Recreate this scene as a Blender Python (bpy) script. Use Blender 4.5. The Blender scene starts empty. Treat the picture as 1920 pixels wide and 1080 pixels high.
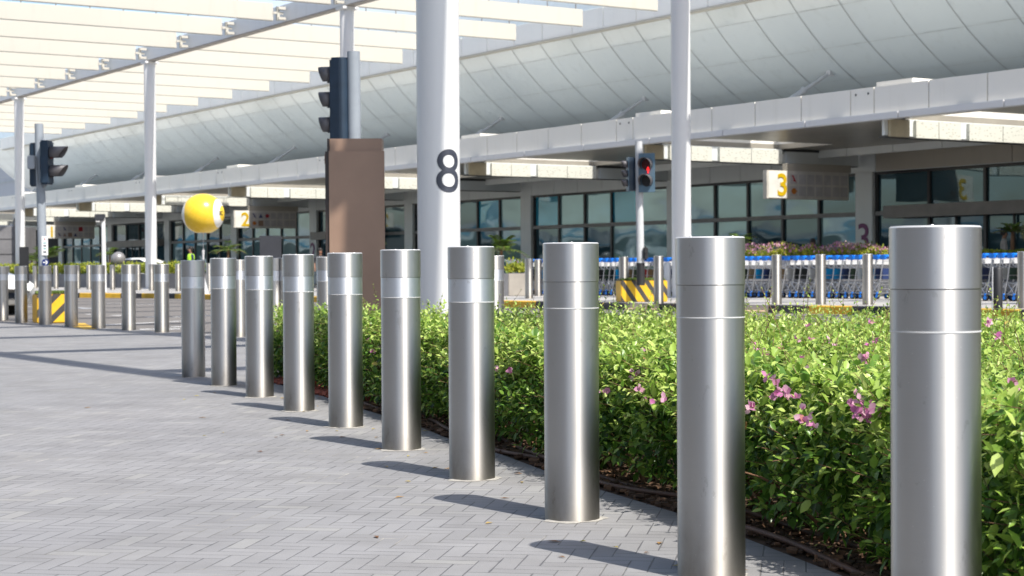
import bpy, bmesh, math, random
import numpy as np
from mathutils import Vector, Matrix
R = math.radians
random.seed(7)
rng = np.random.default_rng(11)
SC = bpy.context.scene
COL = SC.collection

# ---------------------------------------------------------------- camera
FPX = 3250.0                       # focal length in pixels of the 1920 px wide photograph
EYE = 0.905
cam_d = bpy.data.cameras.new('camera'); cam = bpy.data.objects.new('camera', cam_d); COL.objects.link(cam)
cam_d.sensor_width = 36.0; cam_d.lens = FPX/1920*36.0
cam_d.clip_start = 0.05; cam_d.clip_end = 6000
CM = Matrix.Rotation(R(90-0.6435), 3, 'X') @ Matrix.Rotation(R(-0.338), 3, 'Z')
cam.matrix_world = Matrix.Translation((0, 0, EYE)) @ CM.to_4x4()
cam_d.dof.use_dof = True; cam_d.dof.focus_distance = 6.6; cam_d.dof.aperture_fstop = 9.0
SC.camera = cam
def ray(px, py): return CM @ Vector(((px-960)/FPX, -(py-540)/FPX, -1))
def atY(px, py, Y):
    r = ray(px, py); k = Y/r.y
    return Vector((r.x*k, Y, EYE+r.z*k))
def onG(px, py, z=0.0):
    r = ray(px, py); k = (z-EYE)/r.z
    return Vector((r.x*k, r.y*k, z))
A = R(33.2)                        # direction of the terminal: local x = away from the road, local y = along it
DN = Vector((math.cos(A), math.sin(A), 0)); DD = Vector((-math.sin(A), math.cos(A), 0))
def st(s, t, z=0.0): return DD*s + DN*t + Vector((0, 0, z))

# ---------------------------------------------------------------- light
SUN = Vector((0.432, -0.603, 1.0)).normalized()
w = bpy.data.worlds.new('World'); SC.world = w; w.use_nodes = True
wn = w.node_tree.nodes; wn.clear()
sky = wn.new('ShaderNodeTexSky'); sky.sky_type = 'NISHITA'; sky.sun_disc = False
sky.sun_elevation = math.asin(SUN.z); sky.sun_rotation = math.atan2(SUN.x, SUN.y)
sky.air_density = 1.0; sky.dust_density = 1.6; sky.ozone_density = 1.0
bg = wn.new('ShaderNodeBackground'); bg.inputs[1].default_value = 0.15
wo = wn.new('ShaderNodeOutputWorld')
w.node_tree.links.new(sky.outputs[0], bg.inputs[0]); w.node_tree.links.new(bg.outputs[0], wo.inputs[0])
sl = bpy.data.lights.new('sun', 'SUN'); sl.energy = 4.8; sl.angle = R(0.55); sl.color = (1.0, 0.955, 0.88)
so = bpy.data.objects.new('sun', sl); COL.objects.link(so)
so.rotation_euler = SUN.to_track_quat('Z', 'Y').to_euler()
SC.view_settings.view_transform = 'Standard'; SC.view_settings.look = 'None'
SC.view_settings.exposure = 0.52; SC.view_settings.gamma = 1.0

# ---------------------------------------------------------------- materials
class NT:
    def __init__(s, name):
        s.m = bpy.data.materials.new(name); s.m.use_nodes = True
        s.t = s.m.node_tree; s.t.nodes.clear()
        s.out = s.n('ShaderNodeOutputMaterial'); s.b = s.n('ShaderNodeBsdfPrincipled')
        s.l(s.b.outputs[0], s.out.inputs[0])
    def n(s, k, **kw):
        x = s.t.nodes.new(k)
        for a, v in kw.items(): setattr(x, a, v)
        return x
    def l(s, a, b): s.t.links.new(a, b)
    def put(s, sock, v):
        if isinstance(v, bpy.types.NodeSocket): s.l(v, sock)
        else: sock.default_value = v
    def math(s, op, a, b=0.0, c=None):
        x = s.n('ShaderNodeMath', operation=op); s.put(x.inputs[0], a); s.put(x.inputs[1], b)
        if c is not None: s.put(x.inputs[2], c)
        return x.outputs[0]
    def mix(s, f, a, b, blend='MIX'):
        x = s.n('ShaderNodeMix', data_type='RGBA', blend_type=blend)
        s.put(x.inputs[0], f); s.put(x.inputs[6], a); s.put(x.inputs[7], b); return x.outputs[2]
    def coord(s, kind='Object', scale=(1, 1, 1), rot=(0, 0, 0)):
        c = s.n('ShaderNodeTexCoord'); mp = s.n('ShaderNodeMapping')
        mp.inputs['Scale'].default_value = scale; mp.inputs['Rotation'].default_value = rot
        s.l(c.outputs[kind], mp.inputs[0]); return mp.outputs[0]
    def noise(s, vec, scale=5, detail=4, rough=.55, out=0):
        x = s.n('ShaderNodeTexNoise'); x.inputs['Scale'].default_value = scale
        x.inputs['Detail'].default_value = detail; x.inputs['Roughness'].default_value = rough
        s.l(vec, x.inputs['Vector']); return x.outputs[out]
    def ramp(s, f, stops):
        x = s.n('ShaderNodeValToRGB'); el = x.color_ramp.elements
        while len(el) < len(stops): el.new(0.5)
        for e, (p, c) in zip(el, stops): e.position = p; e.color = (*c, 1) if len(c) == 3 else c
        s.put(x.inputs[0], f); return x.outputs[0]
    def bump(s, h, strength=.3, dist=.01):
        x = s.n('ShaderNodeBump'); x.inputs['Strength'].default_value = strength
        x.inputs['Distance'].default_value = dist; s.l(h, x.inputs['Height'])
        s.l(x.outputs[0], s.b.inputs['Normal']); return x
    def set(s, **kw):
        for k, v in kw.items():
            k = k.replace('_', ' ')
            if k == 'Base Color' and isinstance(v, tuple): v = (*v, 1) if len(v) == 3 else v
            s.put(s.b.inputs[k], v)
        return s

def plain(name, col, rough=.5, metal=0.0, var=.12, scale=3.0, spec=.5, emis=None):
    n = NT(name); v = n.coord('Object')
    f = n.noise(v, scale, 5)
    lo = tuple(c*(1-var) for c in col); hi = tuple(min(1, c*(1+var)) for c in col)
    c = n.ramp(f, [(.3, lo), (.7, hi)])
    n.set(Base_Color=c, Roughness=rough, Metallic=metal)
    n.b.inputs['Specular IOR Level'].default_value = spec
    fr = n.noise(v, scale*6, 3)
    n.put(n.b.inputs['Roughness'], n.math('MULTIPLY_ADD', fr, .2, rough-.1 if rough > .12 else rough))
    if emis:
        n.b.inputs['Emission Color'].default_value = (*emis[0], 1); n.b.inputs['Emission Strength'].default_value = emis[1]
    return n.m

def brushed(name, col, rough=.3, fine=1.0):
    n = NT(name); v = n.coord('Object')
    c1 = n.coord('Object', (2.2, 2.2, 260)); c2 = n.coord('Object', (1, 1, 1))
    streak = n.noise(c1, 3, 3); smear = n.noise(c2, 4, 5, .6)
    dirt = n.noise(n.coord('Object', (9, 9, 4)), 2.5, 6, .7)
    sep = n.n('ShaderNodeSeparateXYZ'); n.l(v, sep.inputs[0])
    low = n.math('SUBTRACT', 1.0, n.math('MULTIPLY', sep.outputs[2], 4.0)); low = n.math('MAXIMUM', low, 0.0)
    grime = n.math('MINIMUM', n.math('MULTIPLY', n.math('MULTIPLY', low, dirt), 1.1), .6)
    base = n.mix(n.math('MULTIPLY', streak, .22), (*col, 1), (col[0]*.78, col[1]*.78, col[2]*.78, 1))
    base = n.mix(n.math('MULTIPLY', n.math('GREATER_THAN', dirt, .64), .26), base, (.25, .23, .2, 1))
    base = n.mix(grime, base, (.30, .275, .24, 1))
    rr = n.math('ADD', n.math('MULTIPLY_ADD', streak, .03, rough-.015), n.math('MULTIPLY', n.math('SUBTRACT', smear, .5), .08))
    rr = n.math('ADD', rr, n.math('MULTIPLY', grime, .35))
    n.set(Base_Color=base, Metallic=1.0, Roughness=rr)
    sp = n.n('ShaderNodeTexVoronoi'); sp.inputs['Scale'].default_value = 55; n.l(n.coord('Object', (1, 1, .6)), sp.inputs['Vector'])
    spk = n.math('LESS_THAN', sp.outputs['Distance'], .045); base2 = n.mix(n.math('MULTIPLY', spk, .6), base, (.8, .79, .75, 1))
    n.put(n.b.inputs['Base Color'], base2)
    n.b.inputs['Anisotropic'].default_value = .84; n.b.inputs['Anisotropic Rotation'].default_value = .25
    tg = n.n('ShaderNodeTangent', direction_type='RADIAL', axis='Z'); n.l(tg.outputs[0], n.b.inputs['Tangent'])
    return n.m

def pavers(name):
    n = NT(name)
    rot = R(9.6)
    v = n.coord('Object', (15, 15, 15), (0, 0, rot))
    s3 = n.n('ShaderNodeSeparateXYZ'); n.l(v, s3.inputs[0])
    X = n.math('ADD', s3.outputs[0], 4000.0); Y = n.math('ADD', s3.outputs[1], 4000.0)
    i = n.math('FLOOR', X); j = n.math('FLOOR', Y); u = n.math('SUBTRACT', X, i); q = n.math('SUBTRACT', Y, j)
    k = n.math('MODULO', n.math('ADD', n.math('SUBTRACT', i, j), 6000.0), 6.0)
    def eq(val): return n.math('COMPARE', k, float(val), .1)
    k0, k1, k2, k3, k4, k5 = [eq(z) for z in range(6)]
    AD = lambda a, b: n.math('ADD', a, b)
    BIG = 5.0
    dl = n.math('ADD', u, n.math('MULTIPLY', AD(k1, k2), BIG))
    dr = n.math('ADD', n.math('SUBTRACT', 1.0, u), n.math('MULTIPLY', AD(k0, k1), BIG))
    db = n.math('ADD', q, n.math('MULTIPLY', AD(k3, k4), BIG))
    dt = n.math('ADD', n.math('SUBTRACT', 1.0, q), n.math('MULTIPLY', AD(k4, k5), BIG))
    d = n.math('MINIMUM', n.math('MINIMUM', dl, dr), n.math('MINIMUM', db, dt))
    bi = n.math('SUBTRACT', i, AD(k1, n.math('MULTIPLY', k2, 2.0))); bj = n.math('SUBTRACT', j, AD(k4, n.math('MULTIPLY', k3, 2.0)))
    cb = n.n('ShaderNodeCombineXYZ'); n.l(bi, cb.inputs[0]); n.l(bj, cb.inputs[1])
    wnz = n.n('ShaderNodeTexWhiteNoise', noise_dimensions='3D'); n.l(cb.outputs[0], wnz.inputs['Vector'])
    big = n.noise(n.coord('Object'), .35, 4); med = n.noise(n.coord('Object'), 2.2, 5, .6); gr = n.noise(n.coord('Object'), 260, 3, .8)
    wob = n.noise(n.coord('Object'), 9, 3)
    per = n.ramp(wnz.outputs[0], [(0, (.198, .193, .189)), (.55, (.220, .215, .211)), (.9, (.240, .235, .230)), (.96, (.255, .25, .235)), (1, (.275, .268, .25))])
    per.node.color_ramp.interpolation = 'LINEAR'
    base = n.mix(n.math('MULTIPLY', n.math('SUBTRACT', gr, .30), 1.4), n.mix(.78, (.10, .105, .12, 1), per), n.mix(.35, per, (.62, .62, .64, 1)))
    base = n.mix(.4, base, n.ramp(big, [(.3, (.38, .385, .40)), (.7, (.62, .61, .60))]), 'OVERLAY')
    stain = n.ramp(med, [(.32, (.82, .815, .805)), (.60, (1, 1, 1))])
    base = n.mix(1.0, base, stain, 'MULTIPLY')
    wd = n.math('MULTIPLY_ADD', n.math('POWER', wob, 2.0), .17, .010)
    jm = n.math('SUBTRACT', 1.0, n.math('SMOOTH_MIN', n.math('DIVIDE', d, wd), 1.0, .2)); jm = n.math('MAXIMUM', jm, 0.0)
    sand = n.ramp(n.noise(n.coord('Object'), 1.6, 3), [(.50, (.07, .07, .075)), (.62, (.13, .125, .115)), (.70, (.46, .43, .37))])
    c = n.mix(jm, base, sand)
    n.set(Base_Color=c, Roughness=.78)
    h = n.math('ADD', n.math('MULTIPLY', n.math('MINIMUM', n.math('DIVIDE', d, .05), 1.0), 1.0), n.math('MULTIPLY', gr, .25))
    h = n.math('ADD', h, n.math('MULTIPLY', wnz.outputs[0], .5))
    n.bump(h, .55, .003)
    return n.m

def asphalt(name, col=(.080, .075, .071)):
    n = NT(name); v = n.coord('Object')
    a = n.noise(v, .25, 5); b = n.noise(v, 90, 3, .8)
    c = n.mix(a, (col[0]*1.9, col[1]*1.85, col[2]*1.8, 1), (col[0]*2.7, col[1]*2.6, col[2]*2.5, 1))
    c = n.mix(n.math('MULTIPLY', b, .5), c, (.05, .05, .055, 1))
    n.set(Base_Color=c, Roughness=.85); n.bump(b, .4, .004); return n.m

def glass(name, tint, f=2.1, wav=.35):
    n = NT(name); v = n.coord('Object', (1, .32, .62))
    a = n.noise(v, .75, 2, .4)
    pv = n.noise(n.coord('Object'), .22, 2)
    c = n.mix(pv, (*[x*.45 for x in tint], 1), (*[x*1.7 for x in tint], 1))
    n.set(Base_Color=c, Roughness=.03, IOR=f); n.b.inputs['Specular Tint'].default_value = (.72, .93, 1.0, 1); n.bump(a, wav, .06)
    return n.m

def perforated(name):
    n = NT(name)
    v = n.coord('Object', (1, 1, 1))
    vo = n.n('ShaderNodeTexVoronoi'); vo.inputs['Scale'].default_value = 1.0
    n.l(n.coord('Object', (7.5, 7.5, 20)), vo.inputs['Vector'])
    m = n.ramp(vo.outputs['Distance'], [(.14, (.36, .36, .30)), (.34, (.62, .62, .55))])
    n.set(Base_Color=m, Roughness=.5, Metallic=0.0)
    return n.m

def leafmat(name, cols, trans=.35, rough=.36):
    n = NT(name)
    at = n.n('ShaderNodeAttribute', attribute_name='tone'); f = at.outputs['Fac']
    c = n.ramp(f, cols)
    c = n.mix(.25, c, n.ramp(n.noise(n.coord('Object'), 60, 2), [(.3, (.4, .4, .4)), (.7, (.65, .65, .65))]), 'OVERLAY')
    n.set(Base_Color=c, Roughness=rough)
    tr = n.n('ShaderNodeBsdfTranslucent'); n.l(n.mix(.5, c, (.55, .75, .12, 1), 'MULTIPLY') if False else c, tr.inputs[0])
    mx = n.n('ShaderNodeMixShader'); mx.inputs[0].default_value = trans
    n.l(n.b.outputs[0], mx.inputs[1]); n.l(tr.outputs[0], mx.inputs[2]); n.l(mx.outputs[0], n.out.inputs[0])
    return n.m

def panelled(name, col, rough=.35, metal=.0, var=.04):
    n = NT(name); v = n.coord('Object')
    a = n.noise(v, .3, 4); b = n.noise(n.coord('Object', (1, 1, .12)), 2.5, 5, .65)
    c = n.mix(a, (*[x*(1-var) for x in col], 1), (*[min(1, x*(1+var)) for x in col], 1))
    c = n.mix(n.math('MULTIPLY', n.math('MAXIMUM', n.math('SUBTRACT', b, .55), 0), .8), c, (col[0]*.62, col[1]*.6, col[2]*.55, 1))
    n.set(Base_Color=c, Roughness=rough, Metallic=metal); n.bump(a, .03, .02)
    return n.m

M = dict(
    paver=pavers('grey_herringbone_pavers'), road=asphalt('road_asphalt'), ground=asphalt('ground_asphalt', (.09, .088, .085)),
    walk=plain('walkway_concrete', (.37, .355, .335), .8, 0, .14, 1.2), soil=plain('soil', (.075, .042, .024), .95, 0, .6, 14),
    mulch=plain('red_mulch', (.27, .075, .045), .9, 0, .5, 30),
    grout=plain('sandy_grout', (.33, .315, .285), .9, 0, .2, 40),
    steel=brushed('brushed_steel', (.50, .488, .472), .42), steel_cap=brushed('brushed_steel_cap', (.53, .52, .508), .41),
    steel_far=brushed('weathered_steel', (.54, .515, .475), .42),
    reflect=brushed('reflective_strip', (.74, .75, .76), .48),
    edgeglint=plain('painted_edge_glint', (.62, .62, .61), .4, .3), topdisc=plain('bollard_top_plate', (.62, .62, .62), .35, .8, .1, 12), dark=plain('dark_seam', (.05, .05, .05), .6),
    black=plain('black_paint', (.02, .02, .022), .5), char=plain('charcoal_panel', (.035, .037, .045), .5),
    navy=plain('navy_signal_housing', (.018, .035, .06), .4, 0, .15, 6, .5), blueedge=plain('blue_grey_backboard', (.10, .17, .23), .5),
    polegrey=plain('grey_painted_pole', (.27, .30, .335), .5), lightpole=plain('light_grey_pole', (.52, .53, .54), .45),
    hood=plain('grey_visor', (.10, .095, .10), .45), white=plain('white_paint', (.78, .78, .77), .45, 0, .03, 2),
    column=panelled('white_column_paint', (.70, .70, .695), .4), fin=panelled('ivory_fin_panel', (.50, .475, .41), .5),
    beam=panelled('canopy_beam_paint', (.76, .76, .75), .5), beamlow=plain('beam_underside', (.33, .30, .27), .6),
    edge=panelled('canopy_edge_panel', (.84, .82, .77), .5), numeral=plain('grey_numeral', (.04, .045, .065), .5),
    brown=plain('brown_metal_panel', (.30, .195, .14), .42, .15, .08, 2), brownside=plain('dark_brown_edge', (.03, .022, .02), .5),
    copper=plain('copper_bracket', (.28, .12, .06), .5),
    fascia=panelled('fascia_panel', (.84, .81, .745), .42), lip=panelled('fascia_lip', (.66, .655, .66), .4),
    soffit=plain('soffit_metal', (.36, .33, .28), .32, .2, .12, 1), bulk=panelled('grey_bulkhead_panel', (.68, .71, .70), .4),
    bulkbrown=panelled('taupe_bulkhead_panel', (.46, .42, .35), .45), perf=perforated('perforated_panel'),
    amber=plain('amber_panel', (.52, .45, .31), .5), seam=plain('panel_joint', (.40, .425, .43), .6),
    seamlight=plain('tube_joint', (.50, .54, .54), .5), jointw=plain('fascia_joint', (.30, .29, .27), .6), mull=plain('dark_mullion', (.028, .027, .030), .35),
    trans=plain('grey_transom', (.20, .195, .19), .45), doorhead=plain('door_header', (.20, .185, .17), .45),
    gl1=glass('teal_glass', (.20, .33, .35), 2.5, .75), gl2=glass('dark_glass', (.030, .070, .09), 1.9, .6),
    gl3=glass('pale_glass', (.36, .50, .51), 2.5, .8), gl4=glass('blue_glass', (.04, .32, .48), 2.0, 1.0),
    purple=plain('purple_numeral', (.16, .03, .13), .5), gold=plain('gold_numeral', (.70, .46, .01), .35, .2, .1),
    signplate=plain('sign_plate', (.62, .59, .53), .4), signcell=plain('sign_cell', (.50, .475, .46), .45), signpatch=plain('sign_sunlit_paint', (.72, .71, .66), .4),
    red=plain('red_print', (.40, .03, .04), .5), orange=plain('orange_print', (.48, .16, .02), .5), navyprint=plain('navy_print', (.04, .05, .14), .5),
    yellow=plain('yellow_paint', (.72, .42, .02), .5, 0, .12, 5), blackp=plain('black_stripe_paint', (.035, .033, .035), .55, 0, .3, 5),
    kerby=plain('kerb_yellow', (.62, .37, .03), .65, 0, .18, 4), kerbk=plain('kerb_black', (.05, .05, .055), .7, 0, .3, 4),
    kerbf=plain('kerb_faded', (.58, .42, .27), .8, 0, .15, 4),
    ball=plain('yellow_ball', (.84, .56, .04), .25, 0, .02, 2), ballwhite=plain('ball_white', (.80, .79, .76), .3),
    wheelblue=plain('blue_plastic', (.012, .20, .72), .35), rubber=plain('rubber', (.025, .025, .025), .8),
    chrome=plain('trolley_steel', (.52, .53, .55), .3, .75, .08, 10), basket=plain('basket_plastic', (.58, .58, .57), .5),
    planter=plain('planter_panel', (.36, .325, .28), .6), planterd=plain('planter_side', (.14, .14, .15), .6),
    skin=plain('skin', (.25, .13, .08), .55, 0, .05), hair=plain('hair', (.015, .012, .010), .6),
    hivis=plain('hivis_vest', (.42, .75, .03), .6, 0, .1), navycloth=plain('navy_cloth', (.02, .03, .08), .85), greycloth=plain('grey_cloth', (.38, .37, .36), .85), darkcloth=plain('dark_cloth', (.03, .03, .035), .85),
    carpaint=plain('white_car_paint', (.78, .78, .74), .18, 0, .01, 1), carglass=plain('car_glass', (.02, .025, .03), .05),
    lens=plain('headlight_lens', (.55, .56, .57), .08, .3), hose=plain('brown_hose', (.10, .052, .036), .6, 0, .25, 8),
    bark=plain('twig_bark', (.16, .085, .045), .85, 0, .35, 20),
    tube=panelled('pale_metal_cladding', (.64, .70, .71), .17, .0), blueedgeglass=plain('teal_edge', (.25, .45, .45), .3),
    parking=plain('added_car_park_concrete', (.20, .185, .17), .8, 0, .12, .3), parklight=plain('pale_parapet', (.62, .63, .62), .7), parkblue=plain('blue_band', (.02, .25, .42), .5), parkdark=plain('painted_dark_backing', (.02, .02, .022), .8),
    farwall=panelled('far_grey_wall', (.42, .43, .46), .6), granite=plain('grey_granite', (.19, .185, .19), .5, 0, .2, 1),
    sphere=plain('stone_ball', (.26, .25, .25), .35, .3, .25, 4), strap=plain('blue_sign', (.01, .03, .16), .4),
    redglow=plain('red_signal_lamp', (.6, .01, .01), .4, emis=((1, .02, .02), 1.6)), reddim=plain('red_lens', (.09, .006, .006), .3),
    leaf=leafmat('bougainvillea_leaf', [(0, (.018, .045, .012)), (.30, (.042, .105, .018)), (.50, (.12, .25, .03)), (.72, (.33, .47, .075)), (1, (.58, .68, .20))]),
    bract=leafmat('pink_bract', [(0, (.46, .08, .30)), (.4, (.60, .24, .42)), (.75, (.72, .47, .54)), (1, (.50, .20, .16))], .4, .55),
    palm=leafmat('palm_leaf', [(0, (.05, .10, .015)), (1, (.16, .26, .03))], .3),
    ycover=leafmat('yellow_green_shrub', [(0, (.07, .13, .015)), (.5, (.26, .32, .03)), (1, (.50, .46, .05))], .3, .6),
    drylf=leafmat('dry_leaf', [(0, (.16, .07, .03)), (.5, (.34, .20, .07)), (1, (.50, .42, .10))], .25, .7), grass=leafmat('short_grass', [(0, (.05, .10, .015)), (1, (.20, .28, .05))], .3, .7),
)
ADS = [plain('advert_'+nm, c, .35) for nm, c in (('blue', (.01, .30, .62)), ('black', (.03, .035, .035)), ('white', (.6, .6, .58)), ('tan', (.35, .24, .13)), ('red', (.5, .03, .03)), ('green', (.04, .08, .05)), ('navy', (.03, .05, .14)))]

# ---------------------------------------------------------------- mesh helpers
class MB:
    def __init__(s): s.v = []; s.f = []; s.mi = []; s.sm = []
    def add(s, vs, fs, mi=0, smooth=False):
        o = len(s.v); s.v += [tuple(v) for v in vs]
        for f in fs: s.f.append([o+i for i in f]); s.mi.append(mi); s.sm.append(smooth)
        return s
    def box(s, c, d, rz=0.0, mi=0, bev=0.0, M4=None):
        x, y, z = d[0]/2, d[1]/2, d[2]/2
        if bev > 0:
            bm = bmesh.new(); bmesh.ops.create_cube(bm, size=1)
            for v in bm.verts: v.co = Vector((v.co.x*d[0], v.co.y*d[1], v.co.z*d[2]))
            bmesh.ops.bevel(bm, geom=bm.edges[:], offset=bev, segments=2, affect='EDGES')
            vs = [v.co.copy() for v in bm.verts]; bm.verts.index_update()
            fs = [[v.index for v in f.verts] for f in bm.faces]; bm.free()
        else:
            vs = [Vector(p) for p in ((-x,-y,-z),(x,-y,-z),(x,y,-z),(-x,y,-z),(-x,-y,z),(x,-y,z),(x,y,z),(-x,y,z))]
            fs = [(0,3,2,1),(4,5,6,7),(0,1,5,4),(1,2,6,5),(2,3,7,6),(3,0,4,7)]
        T = Matrix.Translation(Vector(c)) @ Matrix.Rotation(rz, 4, 'Z')
        if M4 is not None: T = Matrix.Translation(Vector(c)) @ M4
        return s.add([T @ v for v in vs], fs, mi)
    def span(s, a, b, mi=0, bev=0.0):
        a = Vector(a); b = Vector(b)
        return s.box((a+b)/2, [abs(q) for q in (b-a)], 0, mi, bev)
    def tube(s, p0, p1, r0, r1=None, n=12, mi=0, caps=True, smooth=True):
        p0 = Vector(p0); p1 = Vector(p1); r1 = r0 if r1 is None else r1
        z = (p1-p0).normalized(); x = z.orthogonal().normalized(); y = z.cross(x)
        vs = []
        for p, r in ((p0, r0), (p1, r1)):
            for k in range(n):
                a = 2*math.pi*k/n; vs.append(p + x*math.cos(a)*r + y*math.sin(a)*r)
        s.add(vs, [(k, (k+1) % n, n+(k+1) % n, n+k) for k in range(n)], mi, smooth)
        if caps:
            s.add(vs[:n], [list(range(n))[::-1]], mi); s.add(vs[n:], [list(range(n))], mi)
        return s
    def path(s, pts, r, n=8, mi=0):
        for a, b in zip(pts[:-1], pts[1:]): s.tube(a, b, r, r, n, mi)
        return s
    def lathe(s, prof, n=64, mi=0, c=(0, 0, 0), smooth=True, hard=False):
        if hard:
            for a, b in zip(prof[:-1], prof[1:]): s.lathe([a, b], n, mi, c, smooth)
            return s
        vs = []; m = len(prof)
        for r, z in prof:
            for k in range(n):
                a = 2*math.pi*k/n; vs.append((c[0]+r*math.cos(a), c[1]+r*math.sin(a), c[2]+z))
        fs = [(j*n+k, j*n+(k+1) % n, (j+1)*n+(k+1) % n, (j+1)*n+k) for j in range(m-1) for k in range(n)]
        return s.add(vs, fs, mi, smooth)
    def disc(s, r, z, n=64, mi=0, c=(0, 0)):
        return s.add([(c[0]+r*math.cos(2*math.pi*k/n), c[1]+r*math.sin(2*math.pi*k/n), z) for k in range(n)], [list(range(n))], mi)
    def prism(s, pts, z0, z1, mi=0):          # polygon in x,y raised from z0 to z1
        n = len(pts); vs = [(x, y, z0) for x, y in pts]+[(x, y, z1) for x, y in pts]
        return s.add(vs, [list(range(n))[::-1], list(range(n, 2*n))]+[(k, (k+1) % n, n+(k+1) % n, n+k) for k in range(n)], mi)
    def mesh(s, name, mats):
        me = bpy.data.meshes.new(name); me.from_pydata(s.v, [], s.f)
        for m in (mats if isinstance(mats, (list, tuple)) else [mats]): me.materials.append(m)
        me.polygons.foreach_set('material_index', s.mi); me.polygons.foreach_set('use_smooth', s.sm)
        me.update(); return me
def link(name, me, parent=None):
    o = bpy.data.objects.new(name, me); COL.objects.link(o)
    if parent is not None: o.parent = parent
    return o
def tag(o, label=None, cat=None, group=None, kind=None):
    if label: o['label'] = label
    if cat: o['category'] = cat
    if group: o['group'] = group
    if kind: o['kind'] = kind
    return o
def thing(name, label, cat, loc=(0, 0, 0), rz=0.0, group=None):
    o = link(name, None); o.location = loc; o.rotation_euler = (0, 0, rz); return tag(o, label, cat, group)
def part(name, mb, mats, parent, label=None): return tag(link(name, mb.mesh(name, mats), parent), label)
def struct(name, mb, mats): return tag(link(name, mb.mesh(name, mats)), kind='structure')
def copy_tree(o, parent=None, root=True):
    c = o.copy(); COL.objects.link(c)
    if parent is not None: c.parent = parent
    for ch in [x for x in o.children]: copy_tree(ch, c, False)
    return c
def text_mb(txt, size, depth=.01, bold=0.0, xs=1.0):
    """lettering as a solid mesh lying in the local x-z plane, facing -y, origin at its centre"""
    cu = bpy.data.curves.new('lettering', 'FONT'); cu.body = txt; cu.size = size; cu.extrude = depth; cu.offset = bold
    cu.align_x = 'CENTER'; cu.align_y = 'CENTER'; cu.resolution_u = 8
    o = bpy.data.objects.new('lettering', cu); COL.objects.link(o)
    dg = bpy.context.evaluated_depsgraph_get(); me = o.evaluated_get(dg).to_mesh()
    vs = [Vector((v.co.x*xs, -v.co.z, v.co.y)) for v in me.vertices]; fs = [list(p.vertices) for p in me.polygons]
    cx = (max(v.x for v in vs)+min(v.x for v in vs))/2; cz = (max(v.z for v in vs)+min(v.z for v in vs))/2
    mb = MB(); mb.add([v-Vector((cx, 0, cz)) for v in vs], fs)
    COL.objects.unlink(o); bpy.data.objects.remove(o); return mb
def moved(mb, fn):
    mb.v = [tuple(fn(Vector(v))) for v in mb.v]; return mb
# ================================================================ SETTING
PAV_BACK = [onG(-60, 606), onG(37, 605.5), onG(131, 613), onG(239, 619.5), onG(301, 623.5), onG(390, 628), onG(449, 632), onG(520, 650)]
EDGE_PX = [(498, 714), (603, 742), (660, 761), (715, 778), (790, 802), (840, 822), (940, 852), (1020, 882), (1125, 918), (1270, 962), (1400, 1010), (1580, 1080), (1760, 1170), (1990, 1300)]
EDGE = [onG(*p) for p in EDGE_PX]
mb = MB(); g = 900; mb.add([(-g, -g, -.012), (g, -g, -.012), (g, g, -.012), (-g, g, -.012)], [(0, 1, 2, 3)]); struct('ground', mb, M['ground'])
mb = MB(); mb.add([(-60, 5, -.006), (26, 5, -.006), (30, 95, -.006), (-70, 95, -.006)], [(0, 1, 2, 3)]); struct('road', mb, M['road'])
# near paving: everything left of the planting bed up to the bollard row by the road
mb = MB()
poly = [(-34, -14), (-34, 35)] + [(p.x, p.y+.35) for p in PAV_BACK] + [(-2.4, 17.5), (-2.25, 15.2), (EDGE[0].x, EDGE[0].y)] + [(p.x, p.y) for p in EDGE[1:]] + [(6, 1.0), (6, -14)]
mb.add([(x, y, 0) for x, y in poly], [list(range(len(poly)))[::-1]]); struct('pavement', mb, M['paver'])
# soil of the planting bed
BACK = [(6.6, 10.6), (4.5, 12.1), (1.4, 13.4), (-.6, 14.7), (-2.05, 15.2)]
mb = MB()
poly = [(p.x, p.y) for p in EDGE] + [(6.6, 1.5)] + BACK
mb.add([(x, y, -.003) for x, y in poly], [list(range(len(poly)))]); struct('soil_bed', mb, M['soil'])
# lumps of soil and mulch along the edge
def pip(x, y, poly):
    c = False; n = len(poly); j = n-1
    for i in range(n):
        xi, yi = poly[i]; xj, yj = poly[j]
        if (yi > y) != (yj > y) and x < (xj-xi)*(y-yi)/(yj-yi)+xi: c = not c
        j = i
    return c
def edge_frame(k):                       # k in [0, len-1]: point, tangent, normal into the bed
    i = min(int(k), len(EDGE)-2); f = k-i
    p = EDGE[i].lerp(EDGE[i+1], f); t = (EDGE[i+1]-EDGE[i]).normalized(); n = Vector((-t.y, t.x, 0))
    if n.y < 0: n = -n
    return p, t, n
EL = [0]
for a, b in zip(EDGE[:-1], EDGE[1:]): EL.append(EL[-1]+(b-a).length)
def at_len(L):
    for i in range(len(EDGE)-1):
        if L <= EL[i+1] or i == len(EDGE)-2: return edge_frame(i+(L-EL[i])/(EL[i+1]-EL[i]))
def chips(name, n, l0, l1, depth, mats, size, zb=0.0):
    mb = MB()
    for _ in range(n):
        p, t, nn = at_len(random.uniform(l0, l1)); q = p + nn*random.uniform(.015, depth)
        s = size*random.uniform(.4, 1.5); M4 = Matrix.Rotation(random.uniform(0, 6), 4, 'Z') @ Matrix.Rotation(random.uniform(-.6, .6), 4, 'X')
        mb.box((q.x, q.y, zb+random.uniform(0, .012)), (s*1.5, s*.8, s*.5), 0, random.randrange(len(mats)), 0, M4)
    return tag(link(name, mb.mesh(name, mats)), kind='stuff')
chips('soil_crumbs', 5200, 1.2, EL[-1], .42, [M['soil'], M['bark'], M['soil'], M['soil']], .022, .004)
mb = MB(); tn_ = []
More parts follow.
